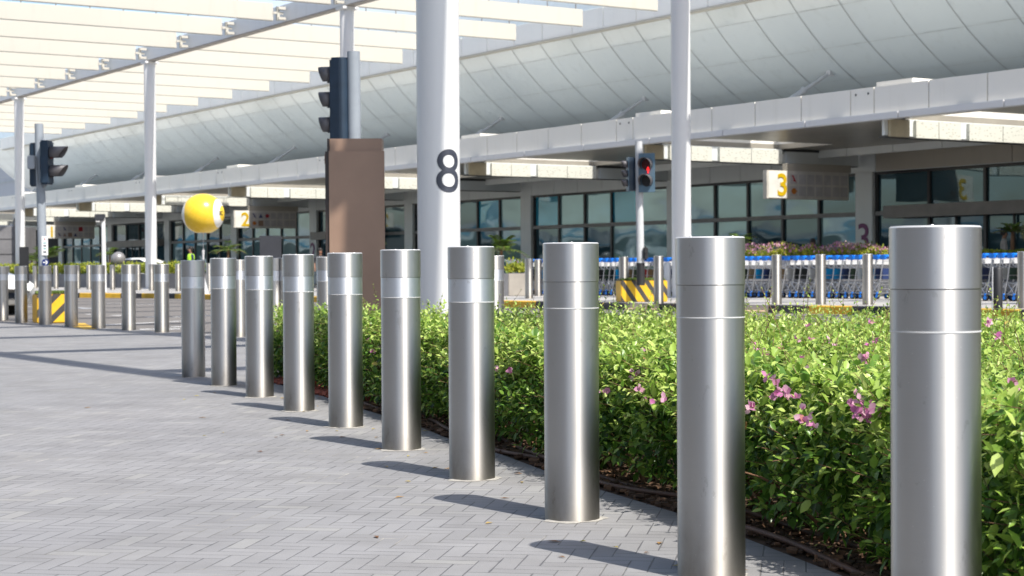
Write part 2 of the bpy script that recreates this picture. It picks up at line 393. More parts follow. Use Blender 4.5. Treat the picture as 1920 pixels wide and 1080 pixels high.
for _ in range(70):
    p, t, nn = at_len(random.uniform(1.0, EL[-1])); q = p-nn*abs(random.gauss(0, .55)); a_ = random.uniform(0, 6.28); l = random.uniform(.012, .028)
    c_, s_ = math.cos(a_), math.sin(a_); v = [(l, 0, .003), (0, l*.45, .006), (-l, 0, .004), (0, -l*.45, .007)]
    mb.add([(q.x+x*c_-y*s_, q.y+x*s_+y*c_, z) for x, y, z in v], [(0, 1, 2, 3)]); tn_ += [random.random()]*4
o_ = link('leaf_litter', mb.mesh('leaf_litter', M['drylf'])); at_ = o_.data.attributes.new('tone', 'FLOAT', 'POINT'); at_.data.foreach_set('value', tn_); tag(o_, kind='stuff')
chips('red_mulch_chips', 2600, .05, 2.6, .5, [M['mulch']], .035, .006)
# far raised walkway, with its painted kerb
KERB = [onG(1990, 600), onG(1870, 596), onG(1640, 590), onG(1397, 585.5), onG(1122, 580), onG(965, 576.5), onG(620, 567), onG(300, 559), onG(150, 558), onG(-60, 556)]
mb = MB()
poly = [(p.x+DN.x*.14, p.y+DN.y*.14) for p in KERB] + [(-120, 190), (90, 190), (60, 20)]
mb.prism(poly, -.02, .150); struct('walkway', mb, M['walk'])
KL = [0]
for a, b in zip(KERB[:-1], KERB[1:]): KL.append(KL[-1]+(b-a).length)
def kerb_at(L):
    for i in range(len(KERB)-1):
        if L <= KL[i+1] or i == len(KERB)-2: return KERB[i].lerp(KERB[i+1], (L-KL[i])/(KL[i+1]-KL[i]))
def in_flat(L):
    px = []
    return any(a < L < b for a, b in FLAT)
def px_to_L(px):
    best = 0; bd = 1e9
    for k in range(int(KL[-1]*10)):
        p = kerb_at(k/10); q = CM.transposed() @ (p-Vector((0, 0, EYE))); x = 960+FPX*q.x/-q.z
        if abs(x-px) < bd: bd = abs(x-px); best = k/10
    return best
FLAT = [(px_to_L(1480), px_to_L(1395)), (px_to_L(1255), px_to_L(1195))]
mb = MB(); L = 0; i = 0; up = Vector((0, 0, 1)); L0 = px_to_L(1617)
while L < KL[-1]-1:
    a = kerb_at(L); b = kerb_at(L+.985); nn = DN
    band = int(math.floor((L-L0)/1.15)) % 2
    h = .04 if in_flat(L+.5) else .158
    m = 2 if in_flat(L+.5) else (0 if band == 0 else 1)
    lo = -.01; bv = .02
    sec = [(0, lo), (0, h-bv), (bv, h), (.155, h), (.155, lo)]
    vs = [a+nn*x+up*z for x, z in sec]+[b+nn*x+up*z for x, z in sec]
    mb.add(vs, [(k, (k+1) % 5, 5+(k+1) % 5, 5+k)[::-1] for k in range(5)]+[(0, 1, 2, 3, 4), (9, 8, 7, 6, 5)], m)
    L += 1.0
struct('kerb', mb, [M['kerby'], M['kerbk'], M['kerbf']])
# painted road markings
def strip(mb, a, b, wdt):
    a = Vector(a); b = Vector(b); t = (b-a).normalized(); n = Vector((-t.y, t.x, 0))*wdt/2
    mb.add([a-n, b-n, b+n, a+n], [(0, 1, 2, 3)])
mk = MB()
for (x0, y0, x1, y1, wd) in ((143, 577, 171, 578.5, .32), (216, 591, 229, 591.5, .25), (178, 610, 340, 602, .14), (252, 571, 290, 570, .12), (273, 594.5, 300, 594, .25), (262, 617.5, 338, 616.5, .22),
                             (160, 589, 176, 589, .2), (455, 600, 540, 597, .14), (440, 586, 560, 580, .12), (325, 594, 470, 590, .2), (320, 613, 380, 611, .2), (395, 577, 470, 575, .15), (0, 574, 60, 574.5, .14), (200, 569, 236, 569, .12)):
    strip(mk, onG(x0, y0, -.002), onG(x1, y1, -.002), wd)
tag(link('road_marking', mk.mesh('road_marking', M['white'])), kind='structure')
mk = MB()
for (x0, y0, x1, y1, wd) in ((142, 606, 158, 614, .3), (158, 614, 170, 617, .2)): strip(mk, onG(x0, y0, .003), onG(x1, y1, .003), wd)
tag(link('yellow_marking', mk.mesh('yellow_marking', M['kerby'])), kind='structure')

# ================================================================ TERMINAL
BAY = 10.17; S0 = 31.7; TF = 31.9; TG = 41.5
term = thing('terminal_building', 'airport terminal with swelling metal clad roof over a long entrance slab and glass front', 'building', st(0, 0, 0), A)
# roof shell: local x = t, y = s
TC, ZC, RR = 46.8, 16.63, 10.9
mb = MB(); th = [R(a) for a in range(-118, 112, 2)]; ss = list(np.arange(-24, 133.1, 4.06)); 
def tube_pt(a, s, r=RR): return (TC+r*math.sin(a), s, ZC-r*math.cos(a))
def tube_sec(a, s):
    if a < R(-54): q = (R(-54)-a)/R(64); x0, _, z0 = tube_pt(R(-54), s); return (x0+.1*q+7*q*q, s, z0+7.5*q)
    return tube_pt(a, s)
vs = [tube_sec(a, s) for s in ss for a in th]; n = len(th)
mb.add(vs, [(j*n+k, (j+1)*n+k, (j+1)*n+k+1, j*n+k+1)[::-1] for j in range(len(ss)-1) for k in range(n-1)], 0, True)
mb.add([tube_sec(a, ss[-1]) for a in th], [list(range(n))], 0)
shell = part('roof_shell', mb, M['tube'], term)
mb = MB(); STEP = BAY/5
sb = 1.5459*40.5 % STEP
for k in range(-8, 66):
    s = sb+k*STEP
    if not -20 < s < 132.5: continue
    for a, b in zip(th[:-1], th[1:]):
        if a > R(35): break
        if a < R(-54): continue
        w_ = .020
        mb.add([tube_pt(a, s-w_, RR+.012), tube_pt(a, s+w_, RR+.012), tube_pt(b, s+w_, RR+.012), tube_pt(b, s-w_, RR+.012)], [(0, 3, 2, 1)])
part('cladding_joint', mb, M['seam'], shell)
mb = MB()
for a in (-47, -38.5, -30, -21.5):
    a = R(a); da = .0011
    mb.add([tube_pt(a-da, -20, RR+.010), tube_pt(a+da, -20, RR+.010), tube_pt(a+da, 132.5, RR+.010), tube_pt(a-da, 132.5, RR+.010)], [(0, 3, 2, 1)])
part('cladding_joint', mb, M['seamlight'], shell)
# props between slab and shell
ap = -math.asin((TC-40.95)/RR)
for k in range(-4, 7):
    s = 63.3+BAY*k; mb = MB(); top = Vector(tube_pt(ap, s)); base = top+Vector((-2.6, 1.7, -2.1))
    mb.tube(base, base.lerp(top, .72), .10, .10, 12); mb.tube(base.lerp(top, .70), top, .07, .06, 12)
    mb.tube(base.lerp(top, .70), base.lerp(top, .73), .13, .13, 12); mb.box(top, (.2, .2, .2)); 
    part('roof_prop', mb, M['lightpole'], term)
# entrance slab: fascia panels, lip, top deck and soffit with an opening in front of every downstand
SA, SB = 4.0, 132.0
joints = []
for k in range(-3, 11):
    c = 32.3+10.12*k
    joints += [c-.42, c+.42]
    for q in range(1, 5): joints.append(c+.42+q*(10.12-.84)/5)
joints = sorted(j for j in joints if SA < j < SB)
js = [SA]+joints+[SB]; fm = MB()
for a, b in zip(js[:-1], js[1:]):
    fm.span((TF, a+.014, 4.79), (TF+.12, b-.014, 5.47), 0, .006)
fas = part('fascia', fm, M['fascia'], term)
for k in range(-2, 10):
    c = 32.3+10.12*k
    for dy in (-.22, .22):
        fm = MB(); fm.tube((TF-.012, c+dy, 5.32), (TF+.02, c+dy, 5.32), .03, .03, 8); part('bolt', fm, M['dark'], fas)
fm = MB(); fm.span((TF+.03, SA, 4.80), (TF+.10, SB, 5.45)); part('fascia_backing', fm, M['jointw'], term)
fm = MB(); y = SA
while y < SB:
    fm.span((TF-.10, y+.012, 4.615), (TF+.16, min(y+3.37, SB)-.012, 4.785), 0, .01); y += 3.37
part('fascia_lip', fm, M['lip'], term)
dk = MB(); sf = MB()
def both(x0, x1, y0, y1):
    dk.span((x0, y0, 4.86), (x1, y1, 5.44)); sf.span((x0, y0, 4.70), (x1, y1, 4.855))
both(TF+.17, 33.0, SA, SB); both(37.85, 42.6, SA, SB)
OPEN = 2.3
for k in range(-3, 10):
    s1 = S0+BAY*k; both(33.001, 37.849, max(SA, s1+.25), s1+BAY-OPEN)
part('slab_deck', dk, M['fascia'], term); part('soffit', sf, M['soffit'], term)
for k in range(-1, 9):
    c = 31.6+10.12*k; mb = MB()
    mb.span((TF+.15, c-.9, 5.44), (TF+1.2, c+.35, 5.60), 0, .01); part('upstand', mb, M['fascia'], term)
# downstands with perforated panels
for k in range(-1, 10):
    s = S0+BAY*k
    for x0, x1, m, z0 in ((32.3, 33.0, 'amber', 4.22), (33.22, 34.9, 'perf', 4.21), (35.2, 37.82, 'perf', 4.21)):
        mb = MB(); n_ = 2 if x1-x0 > 1 else 1
        for q in range(n_):
            mb.span((x0+(x1-x0)*q/n_+.008, s, z0), (x0+(x1-x0)*(q+1)/n_-.008, s+.10, 4.66), 0, .004)
        part('perforated_panel' if m == 'perf' else 'amber_panel', mb, M[m], term)
    mb = MB(); mb.span((38.0, s+.02, 4.22), (41.2, s+.14, 4.69)); mb.span((32.2, s+.11, 4.25), (37.9, s+.20, 4.69)); mb.span((32.1, s-.30, 4.50), (37.9, s+.30, 4.60)) if False else None
    part('downstand', mb, M['bulk'], term)
    mb = MB(); mb.span((32.2, s+.06, 4.195), (41.2, s+.32, 4.215)); mb.span((37.86, s-.01, 4.62), (41.3, s+.10, 4.70)); part('downstand_trim', mb, M['dark'], term)
# stepped ribs under the slab, parallel to the road
for x0, x1, z0 in ((39.4, 39.55, 4.45),):
    mb = MB(); y = SA
    while y < SB: mb.span((x0, y+.01, z0), (x1, y+2.02, 4.69)); y += 2.034
    part('soffit_rib', mb, M['bulk'], term)
# bulkhead over the glass
mb = MB(); y = SA
while y < SB:
    mb.span((TG-.14, y+.01, 4.02), (TG, y+1.68, 4.70), 0, 0); y += 1.695
part('bulkhead', mb, M['bulk'], term)
mb = MB(); mb.span((TG-.2, 21, 4.04), (TG-.15, 31, 4.69)); mb.span((TG-.2, 31.03, 4.04), (TG-.15, 35.5, 4.69)); mb.span((TG-.2, 35.53, 4.04), (TG-.15, 41.2, 4.69)); part('taupe_bulkhead', mb, M['bulkbrown'], term)
# glass front
cols = [41.75+10.12*k for k in range(-2, 9)]
random.seed(5)
for k in range(len(cols)-1):
    a, b = cols[k]+.45, cols[k+1]-.45; door = k in (1, 5, 8)
    fr = MB(); nP = 5 if not door else 4; st_ = (b-a)/nP
    for q in range(nP+1): fr.span((TG-.09, a+q*st_-.055, .15), (TG+.06, a+q*st_+.055, 3.93))
    fr.span((TG-.10, a-.05, 3.93), (TG+.06, b+.05, 4.03)); fr.span((TG-.085, a-.05, .15), (TG+.05, b+.05, .28))
    f = part('window_frame', fr, M['mull'], term)
    tr = MB()
    tr.span((TG-.13, a-.44, 2.58), (TG-.02, b+.44, 2.72)); part('transom', tr, M['trans'], term)
    for q in range(nP):
        y0, y1 = a+q*st_+.055, a+(q+1)*st_-.055
        for z0, z1 in ((.28, 2.58), (2.72, 3.93)):
            mb = MB(); dt = random.uniform(-.006, .006); dz = random.uniform(-.01, .01)
            mb.add([(TG-.01+dt, y0, z0), (TG-.01-dt, y1, z0), (TG-.01-dt+dz, y1, z1), (TG-.01+dt+dz, y0, z1)], [(3, 2, 1, 0)])
            r = random.random()
            m = 'gl2' if (k <= 1 or door or r < .3) else ('gl3' if r > .80 else 'gl1')
            if z0 > 2 and k in (3, 4) and q in (1, 4): m = 'gl4'
            part('window', mb, M[m], term)
    if door:
        mb = MB(); mb.span((TG-.75, a+2.0 if k == 5 else a+.1, 2.46), (TG-.14, b-.3 if k != 1 else b-.95, 2.86), 0, .01); part('door_header', mb, M['doorhead'], term)
        mb = MB(); 
        for y in (a+st_*1.5, a+st_*2.5): mb.span((TG-.12, y-.03, .16), (TG-.05, y+.03, 2.46))
        part('door_leaf_frame', mb, M['mull'], term)
for k, c in enumerate(cols):
    mb = MB(); mb.span((TG-.22, c-.40, .15), (TG+.2, c+.40, 4.02), 0, .02); col_ = part('pier', mb, M['bulk'], term)
    num = {2: '3', 6: '2'}.get(k)
    if num:
        t_ = text_mb(num, 1.35, .006, .012, .95); Mz = Matrix.Rotation(-math.pi/2, 4, 'Z')
        moved(t_, lambda v: Mz @ v + Vector((TG-.235, c-.0, 1.85))); part('numeral', t_, M['purple'], col_)
lw = thing('added_low_car_park', 'unseen pale two level parking deck added for reflections in the glass front', 'building', (-27, 4, 0), R(13))  # invented decks out of view, added for the glass front to mirror
for k in range(2):
    mb = MB(); mb.span((-14, 34.5, k*2.3+.75), (0, 150, k*2.3+1.75), 0, .03); pr_ = part('parapet', mb, M['parklight'], lw)
    mb = MB(); mb.span((.002, 34.6, k*2.3+1.05), (.03, 149.9, k*2.3+1.22)); part('blue_band', mb, M['parkblue'], pr_)
mb = MB(); mb.span((-13.5, 35, 0), (-3.2, 149.5, 3.9)); part('inner_shade_wall', mb, M['parkdark'], lw)  # near-black box paints the shade inside the decks
for k in range(15):
    mb = MB(); mb.span((-.9, 36+k*8, 0), (-.1, 36.5+k*8, 3.1)); part('pier', mb, M['parklight'], lw)
# opaque backing so the sky cannot show through the front
mb = MB(); mb.span((TG+.25, SA, .15), (TG+.4, SB, 4.7)); mb.span((TG+.4, SA, 4.71), (TG+14, SB, 6.0)); part('rear_wall', mb, M['parkdark'], term)

# gate signs hung at the doors, face towards -d
def gate_sign(s, num, label, cells):
    w_, h_ = 3.55, .90
    g_ = thing('gate_sign', label, 'sign', st(s, 36.78, 3.07), A, 'gate number signs hung under the entrance slab')
    # local x along n, face looks to -y
    mb = MB(); mb.span((0, -.10, 0), (w_, .10, h_), 0, .012); part('sign_board', mb, M['signplate'], g_)
    mb = MB(); mb.span((.06, -.112, .03), (.82, -.098, h_-.03)); part('sunlit_patch', mb, M['signpatch'], g_)  # lighter sheet paints sunlight on the number end of the board
    mb = MB()
    for r_ in range(2):
        for c_ in range(7): mb.span((.98+c_*.365, -.109, .10+r_*.38), (.98+c_*.365+.30, -.099, .10+r_*.38+.31))
    part('airline_panel', mb, M['signcell'], g_)
    t_ = text_mb(num, .98, .008, .016, 1.0); moved(t_, lambda v: v+Vector((.62, -.124, h_/2))); part('numeral', t_, M['gold'], g_)
    for (c_, r_, m, kind) in cells:
        cx, cz = .98+c_*.365+.15, .10+r_*.38+.155; mb = MB()
        if kind == 'round': mb.tube((cx, -.110, cz), (cx, -.118, cz), .10, .10, 16); mb.span((cx-.12, -.120, cz-.015), (cx+.14, -.112, cz+.015))
        elif kind == 'square': mb.span((cx-.14, -.118, cz-.14), (cx+.14, -.110, cz+.14))
        elif kind == 'tri': mb.add([(cx-.11, -.114, cz-.1), (cx+.11, -.114, cz-.1), (cx, -.114, cz+.12)], [(0, 1, 2)])
        else: mb.add([(cx-.10, -.114, cz+.12), (cx-.03, -.114, cz+.13), (cx+.12, -.114, cz-.12), (cx+.02, -.114, cz-.06)], [(3, 2, 1, 0)]); mb.add([(cx-.06, -.116, cz-.04), (cx+.02, -.116, cz-.07), (cx+.06, -.116, cz+.0)], [(0, 1, 2)])
        part('airline_mark', mb, M[m], g_)
    mb = MB(); mb.span((.85, -.09, h_+.002), (w_+.1, .12, h_+.24)); part('hanger_box', mb, M['bulkbrown'], g_)
    return g_
gate_sign(41.55, '3', 'hanging sign board with a gold number 3 on its sunlit end and two airline marks', [(0, 1, 'red', 'slash'), (0, 0, 'orange', 'round')])
gate_sign(82.3, '2', 'hanging sign board with a gold number 2 on its sunlit end and five airline marks', [(0, 1, 'navyprint', 'slash'), (1, 1, 'navyprint', 'tri'), (2, 1, 'red', 'round'), (0, 0, 'orange', 'round'), (1, 0, 'brown', 'square')])
gate_sign(112.9, '1', 'farthest hanging sign board, with a gold number 1 beside the left traffic light pole', [(1, 1, 'navyprint', 'slash'), (4, 1, 'red', 'square'), (0, 0, 'navyprint', 'slash'), (1, 0, 'brown', 'tri'), (2, 0, 'brown', 'square'), (3, 0, 'navyprint', 'tri')])

# ================================================================ CANOPY
HB = 9.67; TB = 27.2; T8 = 9.62; TE = 37.95; TO = 6.0; SC0 = 33.84; CS = 17.7
can = thing('shade_canopy', 'high open canopy of ivory louvre fins over the drop off road', 'canopy', st(0, 0, 0), A)
FINS = [SC0+CS/4*k for k in range(-7, 18)]
def fin_mb(x0, x1, rods=True):
    mb = MB(); y = 0
    mb.span((x0, -.06, HB+.03), (x1, .06, HB+.66), 0, .02)
    return mb
for k, s in enumerate(FINS):
    for x0, x1 in ((TB+.22, TE-1.1), (T8+.22, TB-.62), (TO+.2, T8-.22)):
        mb = fin_mb(x0, x1); moved(mb, lambda v: v+Vector((0, s, 0)))
        f = part('louvre_fin', mb, M['fin'], can)
        if x0 > 9:
            rd = MB(); x = x0+.4
            while x < x1-.1: rd.tube((x, s, HB+.65), (x, s, HB+1.0), .022, .022, 6); x += 1.25
            rd.tube((x0+.3, s, HB+.99), (x1, s, HB+.99), .02, .02, 6); part('top_rail', rd, M['trans'], f)
    for x in (TB-.50, T8-.35):
        br = MB(); br.span((x, s-.12, HB+.06), (x+.10, s-.0, HB+.55)); br.span((x+.02, s-.2, HB+.44), (x+.30, s-.02, HB+.54)); br.span((x+.02, s-.2, HB+.08), (x+.30, s-.02, HB+.17)); br.span((x-.14, s-.1, HB+.28), (x+.25, s-.02, HB+.36)); part('bracket', br, M['fin'], can)
    for x in (TB+.16, T8+.16): br = MB(); br.span((x, s-.05, HB+.06), (x+.08, s+.05, HB+.5)); part('bracket', br, M['fin'], can)
s0_, s1_ = FINS[0]-1.2, FINS[-1]+1.2
for x, w_ in ((TB, .34), (T8, .34), (TO, .36)):
    mb = MB(); mb.span((x-w_/2+.03, s0_, HB+.04), (x+w_/2-.03, s1_, HB+.66), 0, .01); b_ = part('beam', mb, M['beam'], can)
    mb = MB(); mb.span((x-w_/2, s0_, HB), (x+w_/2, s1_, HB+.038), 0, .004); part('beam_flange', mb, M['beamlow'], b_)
mb = MB(); y = s0_
while y < 125: mb.span((TE-.06, y+.01, HB+.08), (TE+.12, y+1.98, HB+.86), 0, .006); y += 2.0
part('edge_panel', mb, M['edge'], can)
mb = MB(); mb.span((TE-.14, s0_, HB-.02), (TE+.16, 125, HB+.06), 0, .02); part('edge_trim', mb, M['fin'], can)
def curb_col(name, s, t, r, label, zb=.15, num=None):
    c = thing(name, label, 'column', st(s, t, zb), 0, 'white columns carrying the canopy')
    mb = MB(); h = HB-zb; mb.lathe([(r, 0), (r, h-.30), (r, h)], 64)
    part('shaft', mb, M['column'], c)
    mb = MB(); mb.lathe([(r+.10, 0), (r+.10, .03), (r+.02, .035)], 48); mb.disc(r+.10, .0, 48); part('base_plate', mb, M['lightpole'], c)
    mb = MB(); mb.box((0, 0, h-.05), (r*2.4, r*2.4, .09), A, 0, .01); part('cap', mb, M['beam'], c)
    if num:
        t_ = text_mb(num, .665, .002, -.001, .98); a0 = R(31); hh = 3250
        zc = EYE+(504.3-322.5)*18.8/FPX-zb
        def wrap(v):
            a = a0+v.x/r; rr = r+.004-v.y*0.5
            return Vector((math.sin(a)*rr, -math.cos(a)*rr, v.z+zc))
        bm = bmesh.new(); me = t_.mesh('n', []); bm.from_mesh(me); bmesh.ops.triangulate(bm, faces=bm.faces[:])
        bmesh.ops.subdivide_edges(bm, edges=[e for e in bm.edges if e.calc_length() > .05], cuts=3, use_grid_fill=True)
        bm.to_mesh(me); bm.free(); bpy_v = [wrap(v.co) for v in me.vertices]
        for v, q in zip(me.vertices, bpy_v): v.co = q
        me.materials.append(M['numeral']); link('numeral', me, c)
    return c
curb_col('canopy_column', SC0-CS, T8, .232, 'widest white column, with a large dark number 8 painted on it', 0.0, '8')
for i, lab in enumerate(('white column just left of the frontmost steel bollards on the right, before gate sign 3', 'slender white column rising behind the brown pylon', 'slender white column to the left of the yellow ball', 'farthest white column, behind the left traffic light')):
    curb_col('canopy_column', SC0+CS*i, TB, .24, lab)

# far things beyond the terminal end
fb = thing('far_building', 'pale grey block seen past the end of the terminal roof', 'building', st(150, 62, 0), A)
mb = MB(); mb.span((-14, 0, 0), (16, 40, 12.4)); mb.span((-14.3, -.3, 12.4), (16.3, 40.3, 13.0)); part('wall', mb, M['farwall'], fb)
mb = MB()
for z in (3, 6, 9): mb.span((-14.06, .5, z), (-14, 39, z+.12)); mb.span((-13, -.06, z), (15, 0, z+.12))
part('panel_joint', mb, M['seam'], fb)
gw = thing('granite_wall', 'grey stone clad wall block beside the far left column', 'wall', atY(10, 500, 92)+Vector((0, 0, -.75)), 0)
mb = MB(); mb.span((-1.5, 0, -.3), (.55, 4, 2.9), 0, .02); part('wall', mb, M['granite'], gw)
mb = MB()
for z in (.6, 1.4, 2.2): mb.span((-1.5, -.02, z), (.55, 0, z+.03))
part('stone_joint', mb, M['dark'], gw)
mb = MB(); mb.span((.56, -.3, -.3), (.80, .1, 3.3)); part('dark_post', mb, M['mull'], gw)
# invented multi-storey car park out of view, added to darken reflections in the steel
cp = thing('added_car_park', 'unseen concrete block added to darken reflections, shaped as a multi storey car park', 'building', (-27, 4, 0), R(13))
for k in range(7):
    mb = MB(); mb.span((-16, -46, k*3.1+1.2), (0, 34, k*3.1+2.5), 0, .03); pr_ = part('parapet', mb, M['parking'], cp)
    mb = MB(); mb.span((.002, -46, k*3.1+1.35), (.03, 34, k*3.1+1.65)); part('blue_band', mb, M['gl4'], pr_)
mb = MB(); mb.span((-15.5, -45.5, 0), (-1.2, 33.5, 21.2)); part('deck_shadow_wall', mb, M['parkdark'], cp)  # near-black core stands in for shade between the decks
for k in range(10):
    mb = MB(); mb.span((-1.1, -45+k*8.6, 0), (-.1, -44.4+k*8.6, 21)); part('pier', mb, M['parking'], cp)
# ================================================================ BOLLARDS
def make_bollard(D, H, bandm, bodym, cap_h=.14, band_h=.095, n=72, low=False):
    r = D/2; ro = thing('bollard', 'x', 'bollard')
    zc, zb = H*(1-cap_h), H*(1-cap_h-band_h)
    mb = MB(); mb.lathe([(r-.001, 0), (r-.001, .3*H), (r-.001, .6*H), (r-.001, zb-.002)], n); part('body', mb, M[bodym], ro)
    mb = MB(); mb.lathe([(r-.0005, zb+.001), (r-.0005, zc-.002)], n); mb.lathe([(r-.004, zb-.003), (r+.0003, zb-.0024), (r+.0003, zb+.0010), (r-.004, zb+.0014)], n, 1, hard=True); part('band', mb, [M[bandm], M['edgeglint']], ro)  # ring at the foot of the band painted pale as a lit edge
    mb = MB(); mb.lathe([(r-.003, zc-.002), (r+.0012, zc), (r+.0012, H-.004)], n, hard=True); mb.lathe([(r+.0012, H-.004), (r-.002, H-.0005), (r-.005, H)], n, 1, hard=True); part('cap', mb, [M[bodym if low else 'steel_cap'], M['edgeglint']], ro)  # top chamfer painted pale to show a sunlit rim
    mb = MB(); mb.disc(r-.004, H, n)
    for a in (.6, 2.7, 4.8): mb.tube(((r-.03)*math.cos(a), (r-.03)*math.sin(a), H), ((r-.03)*math.cos(a), (r-.03)*math.sin(a), H+.0018), .005, .004, 8)
    part('top_plate', mb, M['topdisc'], ro)
    if not low:
        mb = MB(); rg = []
        for k in range(48):
            a = 2*math.pi*k/48; rg.append((a, r+.016+.010*math.sin(3*a+1)+.008*math.sin(7*a)+.004*math.sin(17*a)))
        vs = [(math.cos(a)*(r-.01), math.sin(a)*(r-.01), .006) for a, _ in rg]+[(math.cos(a)*q, math.sin(a)*q, .0015) for a, q in rg]
        mb.add(vs, [(k, 48+k, 48+(k+1) % 48, (k+1) % 48) for k in range(48)]); part('grout_ring', mb, M['grout'], ro)
    return ro
HBL = 1.0
near = [(1754, 424, 3.88), (1332.5, 444, 5.07), (1071, 455, 6.25), (884, 462, 7.47), (752, 468, 8.71), (648, 474, 9.97), (560.5, 477, 11.13), (487, 480, 12.36), (420, 484, 13.6), (363, 488, 14.71)]
protoA = make_bollard(.200, 1.0, 'steel', 'steel'); protoB = make_bollard(.200, 1.0, 'reflect', 'steel', .138, .10)
used = {}
def place(proto, loc, rz, label, group):
    o = proto if proto.name not in used else copy_tree(proto)
    used[proto.name] = 1
    o.location = loc; o.rotation_euler = (0, 0, rz); tag(o, label, 'bollard', group); return o
ORD = ['rightmost', 'second', 'third', 'fourth', 'fifth', 'sixth', 'seventh', 'eighth', 'ninth', 'tenth and farthest']
wd = ['nearest and largest brushed steel bollard, rightmost of the curved row by the hedge', 'second steel bollard from the right by the hedge, cut by the frame bottom',
      'third steel bollard from the right in the curved row, its whole foot on the pavers', 'fourth steel bollard from the right, just right of the number 8 column foot']
for i, (px, py, Y) in enumerate(near):
    # slight per-post height differences: set so that the heads stand as in the photograph
    top = atY(px, py, Y-.1*0); bx = atY(px+1.5, 900, Y).x if i > 1 else atY(px, 700, Y).x
    lab = wd[i] if i < 4 else ORD[i]+' pale banded steel bollard from the right in the curved near row'
    o = place(protoA if i < 3 else protoB, (bx, Y, 0), random.uniform(0, 6.28), lab, 'steel bollards curving along the hedge')
    o.scale = (1, 1, top.z/1.0)
pF = make_bollard(.215, 1.0, 'reflect', 'steel_far', .14, .115, 40, True)
mid = [(2, 601, 'cut by the left frame edge'), (37, 605.5, 'just right of the white car'), (82, 609, 'in front of the left striped block'), (131, 613, 'at the right end of the left striped block'),
       (182, 616, 'between the left striped block and the lone lamp post'), (239, 619.5, 'left of the one under the slender column'), (301, 623.5, 'standing under the column left of the ball'), (364, 627, 'hidden behind the tenth near bollard'), (447, 632, 'showing between the ninth and tenth near bollards'),
       (515, 652, 'peeping out right of the eighth near bollard'), (611, 660, 'partly hidden by the brown pylon and sixth near bollard'), (847, 660, 'its dark side at the left edge of the fourth near bollard'), (927, 662, 'with pale band, right behind the fourth near bollard')]
for i, (px, py, where) in enumerate(mid):
    p = onG(px, py)
    place(pF, (p.x, p.y+.1, 0), random.uniform(0, 6), 'middle row steel bollard '+where, 'steel bollards along the road edge').scale = (1, 1, 1.0 if i < 8 else 1.045)
pG = make_bollard(.205, 1.0, 'steel_far', 'steel_far', .14, .10, 32, True)
far = [(992, 43.3, 'left of the trolleys, by the flower planter'), (1009, 47.5, 'second left of the trolleys, at the end of the trolley row'), (1169.5, 38.6, 'left of the striped block with the red signal'), (1235, 36.4, 'right behind the striped block with the red signal'),
       (1456.5, 35.1, 'first to the right of the second near bollard'), (1539, 34.6, 'under the hanging gate sign 3'), (1627, 34.1, 'under the purple number 3 pier'), (1919, 30.5, 'cut by the right frame edge')]
for px, Y, where in far:
    p = atY(px, 540, Y); place(pG, (p.x, Y, .15), random.uniform(0, 6), 'far walkway bollard '+where, 'steel bollards before the terminal')
for i, px in enumerate((14, 66, 105, 146, 167, 211, 259, 284, 334, 392, 455, 640, 700)):
    Y = 79-i*1.9; p = atY(px, 540, Y)
    place(pG, (p.x, Y, .15), random.uniform(0, 6), 'tiny far bollard before the yellow green planting, number %s from the left' % ['one', 'two', 'three', 'four', 'five', 'six', 'seven', 'eight', 'nine', 'ten', 'eleven', 'twelve', 'thirteen'][i], 'small far bollards along the walkway kerb')
b = thing('post', 'plain pale silver post without a cap, beside the right slender column', 'post', (atY(1251.5, 540, 43.3).x, 43.3, .15))
mb = MB(); mb.lathe([(.09, 0), (.09, .86), (.07, .88), (0.001, .88)], 32); part('body', mb, M['lightpole'], b)
mb = MB(); mb.lathe([(.12, 0), (.12, .02), (.09, .025)], 32); part('base_ring', mb, M['walk'], b)
b = thing('post', 'black plastic covered post in front of the right end trolleys', 'post', (atY(1871, 540, 29.5).x, 29.5, .15))
mb = MB(); mb.lathe([(.08, 0), (.08, .70), (.06, .73), (0.001, .735)], 32); part('body', mb, M['black'], b)
mb = MB(); mb.span((-.10, -.02, 0), (-.085, .02, .74)); part('edge_rail', mb, M['lightpole'], b)

# ================================================================ STRIPED BLOCKS, SIGNALS
def stripes(name, sx, per, ph=0):
    n = NT(name); s = n.n('ShaderNodeSeparateXYZ'); n.l(n.coord('Object'), s.inputs[0])
    v = n.math('ADD', n.math('MULTIPLY', s.outputs[0], sx), n.math('MULTIPLY', s.outputs[2], 1.0))
    f = n.math('FRACT', n.math('ADD', n.math('DIVIDE', v, per), 20+ph)); m = n.math('GREATER_THAN', f, .58)
    d = n.noise(n.coord('Object'), 7, 5, .7)
    c = n.mix(m, n.ramp(d, [(.3, (.66, .38, .01)), (.6, (.74, .45, .015))]), n.ramp(d, [(.3, (.03, .028, .03)), (.7, (.07, .065, .06))]))
    n.set(Base_Color=c, Roughness=.55); return n.m
def tufts(count, hx, hy, z, h, seedv):
    r_ = random.Random(seedv); mb = MB(); tone = []
    for _ in range(count):
        x, y = r_.uniform(-hx, hx), r_.uniform(-hy, hy); a = r_.uniform(0, 6.28); l = h*r_.uniform(.5, 1.2); w_ = .012
        ca, sa = math.cos(a), math.sin(a); lx, ly = r_.uniform(-.03, .03), r_.uniform(-.03, .03)
        mb.add([(x-ca*w_, y-sa*w_, z), (x+ca*w_, y+sa*w_, z), (x+lx, y+ly, z+l)], [(0, 1, 2)]); tone += [r_.random()]*3
    return mb, tone
def settone(me, tone):
    at = me.attributes.new('tone', 'FLOAT', 'POINT'); at.data.foreach_set('value', np.asarray(tone, dtype=np.float32))
